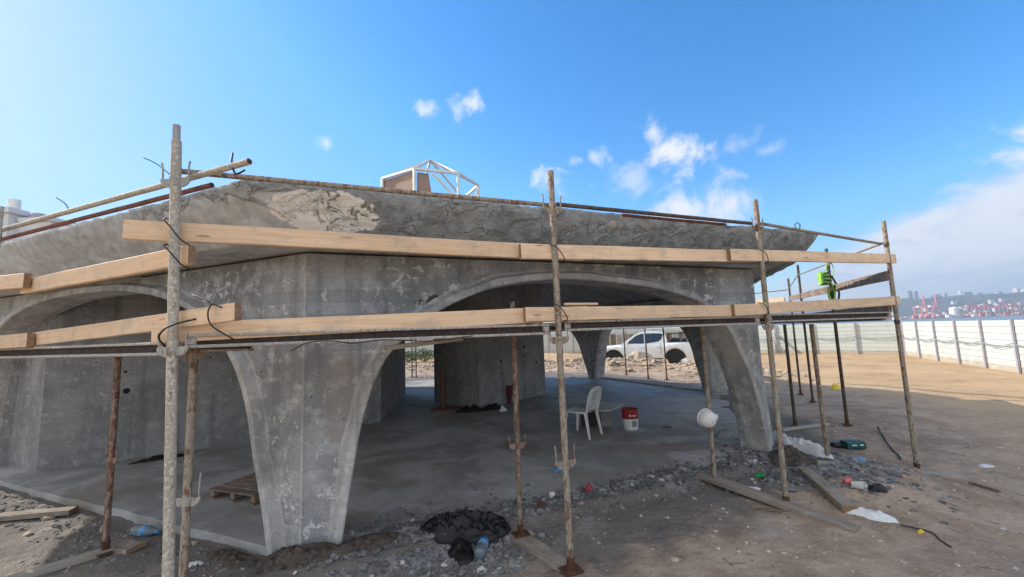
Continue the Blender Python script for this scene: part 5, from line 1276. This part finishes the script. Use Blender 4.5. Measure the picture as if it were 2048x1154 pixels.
for X, lb, rz in ((1738, 'red port crane with lowered boom, second right of the white silo', 80), (1806, 'red port crane with lowered boom, third right of the white silo', 72), (1852, 'red port crane with lowered boom, fourth right of the white silo', 76), (1925, 'red port crane with lowered boom at the far right edge', 74)):
    q = copy_tree(c3); q['label'] = lb; q.location = (X, 1505, -2); q.rotation_euler.z = R(rz)
si = thing('silo', (1625, 1500, -2), 'round white silo between the red cranes across the bay', 'silo'); MB().lathe([(13, 0), (13, 34), (10, 37), (1, 39)], (1625, 1500, -2), 20).build('drum', CRANE_WHITE, si, smooth=40); MB().bbox((1596, 1496, -2), (1612, 1506, 8)).build('shed', CRANE_WHITE, si)
rng = random.Random(21)
for i in range(46):
    x = 900 + i * 24 + rng.uniform(-6, 6); h_ = rng.choice((6, 8, 10, 13)); o = MB()
    tag(MB().bbox((x - rng.uniform(6, 11), 1492, -2), (x + rng.uniform(6, 11), 1500, -2 + h_)).build('container_stack', (CRANE_RED, CRANE_WHITE, CRANE_RED, FARBLDG)[i % 4]), 'block of stacked containers on the quay under the port cranes', 'containers', 'container stacks on the quay')
def far_building(x, y, z, w, d_, h_, mat, label, group=None, lines=0):
    o = thing('far_building', (x, y, z), label, 'building', group); MB().bbox((x - w / 2, y - d_ / 2, z - 20), (x + w / 2, y + d_ / 2, z + h_)).build('wall', mat, o)
    MB().bbox((x - w / 2.6, y - d_ / 2.6, z + h_), (x + w / 2.6, y + d_ / 2.6, z + h_ + 4)).build('roof_house', mat, o)
def hill_at(ratio, v):
    a = math.atan(ratio); u = (a - R(16)) / R(50); dist = 3000 + 1500 * v
    return dist * math.sin(a) * 1.15, dist * math.cos(a) * 1.15, -6 + max(0, hill_h(u, v)) * 1.28
for ratio, lb in ((.978, 'left one of twin grey tower blocks on the hill skyline'), (.993, 'right one of twin grey tower blocks on the hill skyline')):
    x, y, z = hill_at(ratio, .9); far_building(x, y, z, 34, 30, 62, FARTOWER, lb)
for k, (ratio, w_, h_) in enumerate(((1.045, 60, 18), (1.065, 26, 26), (1.105, 14, 32), (1.12, 70, 22), (1.15, 40, 12), (1.245, 30, 30), (1.265, 50, 18), (1.20, 36, 12))):
    x, y, z = hill_at(ratio, .93); far_building(x, y, z, w_, 30, h_, FARBLDG if k in (2, 5, 6) else FARTOWER, 'distant building on the crest of the hill across the bay', 'buildings on the hill crest')
for i in range(90):
    ratio = rng.uniform(.8, 1.3); v = rng.random() ** 1.6 * .55; x, y, z = hill_at(ratio, v); w_ = rng.uniform(12, 34)
    m = MB().bbox((x - w_ / 2, y - 8, z - 10), (x + w_ / 2, y + 8, z + rng.uniform(7, 22)))
    tag(m.build('far_house', FARBLDG), 'small pale house on the hillside behind the port', 'house', 'houses on the far hillside')
# the air over the bay
HAZE, t = new_mat('sea_haze'); vol = t.n('ShaderNodeVolumePrincipled'); vol.inputs['Color'].default_value = (.66, .80, 1.0, 1); vol.inputs['Density'].default_value = 0.00019; vol.inputs['Anisotropy'].default_value = 0.3
o_ = t.n('ShaderNodeOutputMaterial'); t.t.links.new(vol.outputs[0], o_.inputs['Volume'])
tag(MB().bbox((-950, -300, -9), (6500, 5300, 420)).build('haze', HAZE, origin=(0, 0, 0)), 'thin sea haze in the air over the bay', 'haze', kind='stuff')
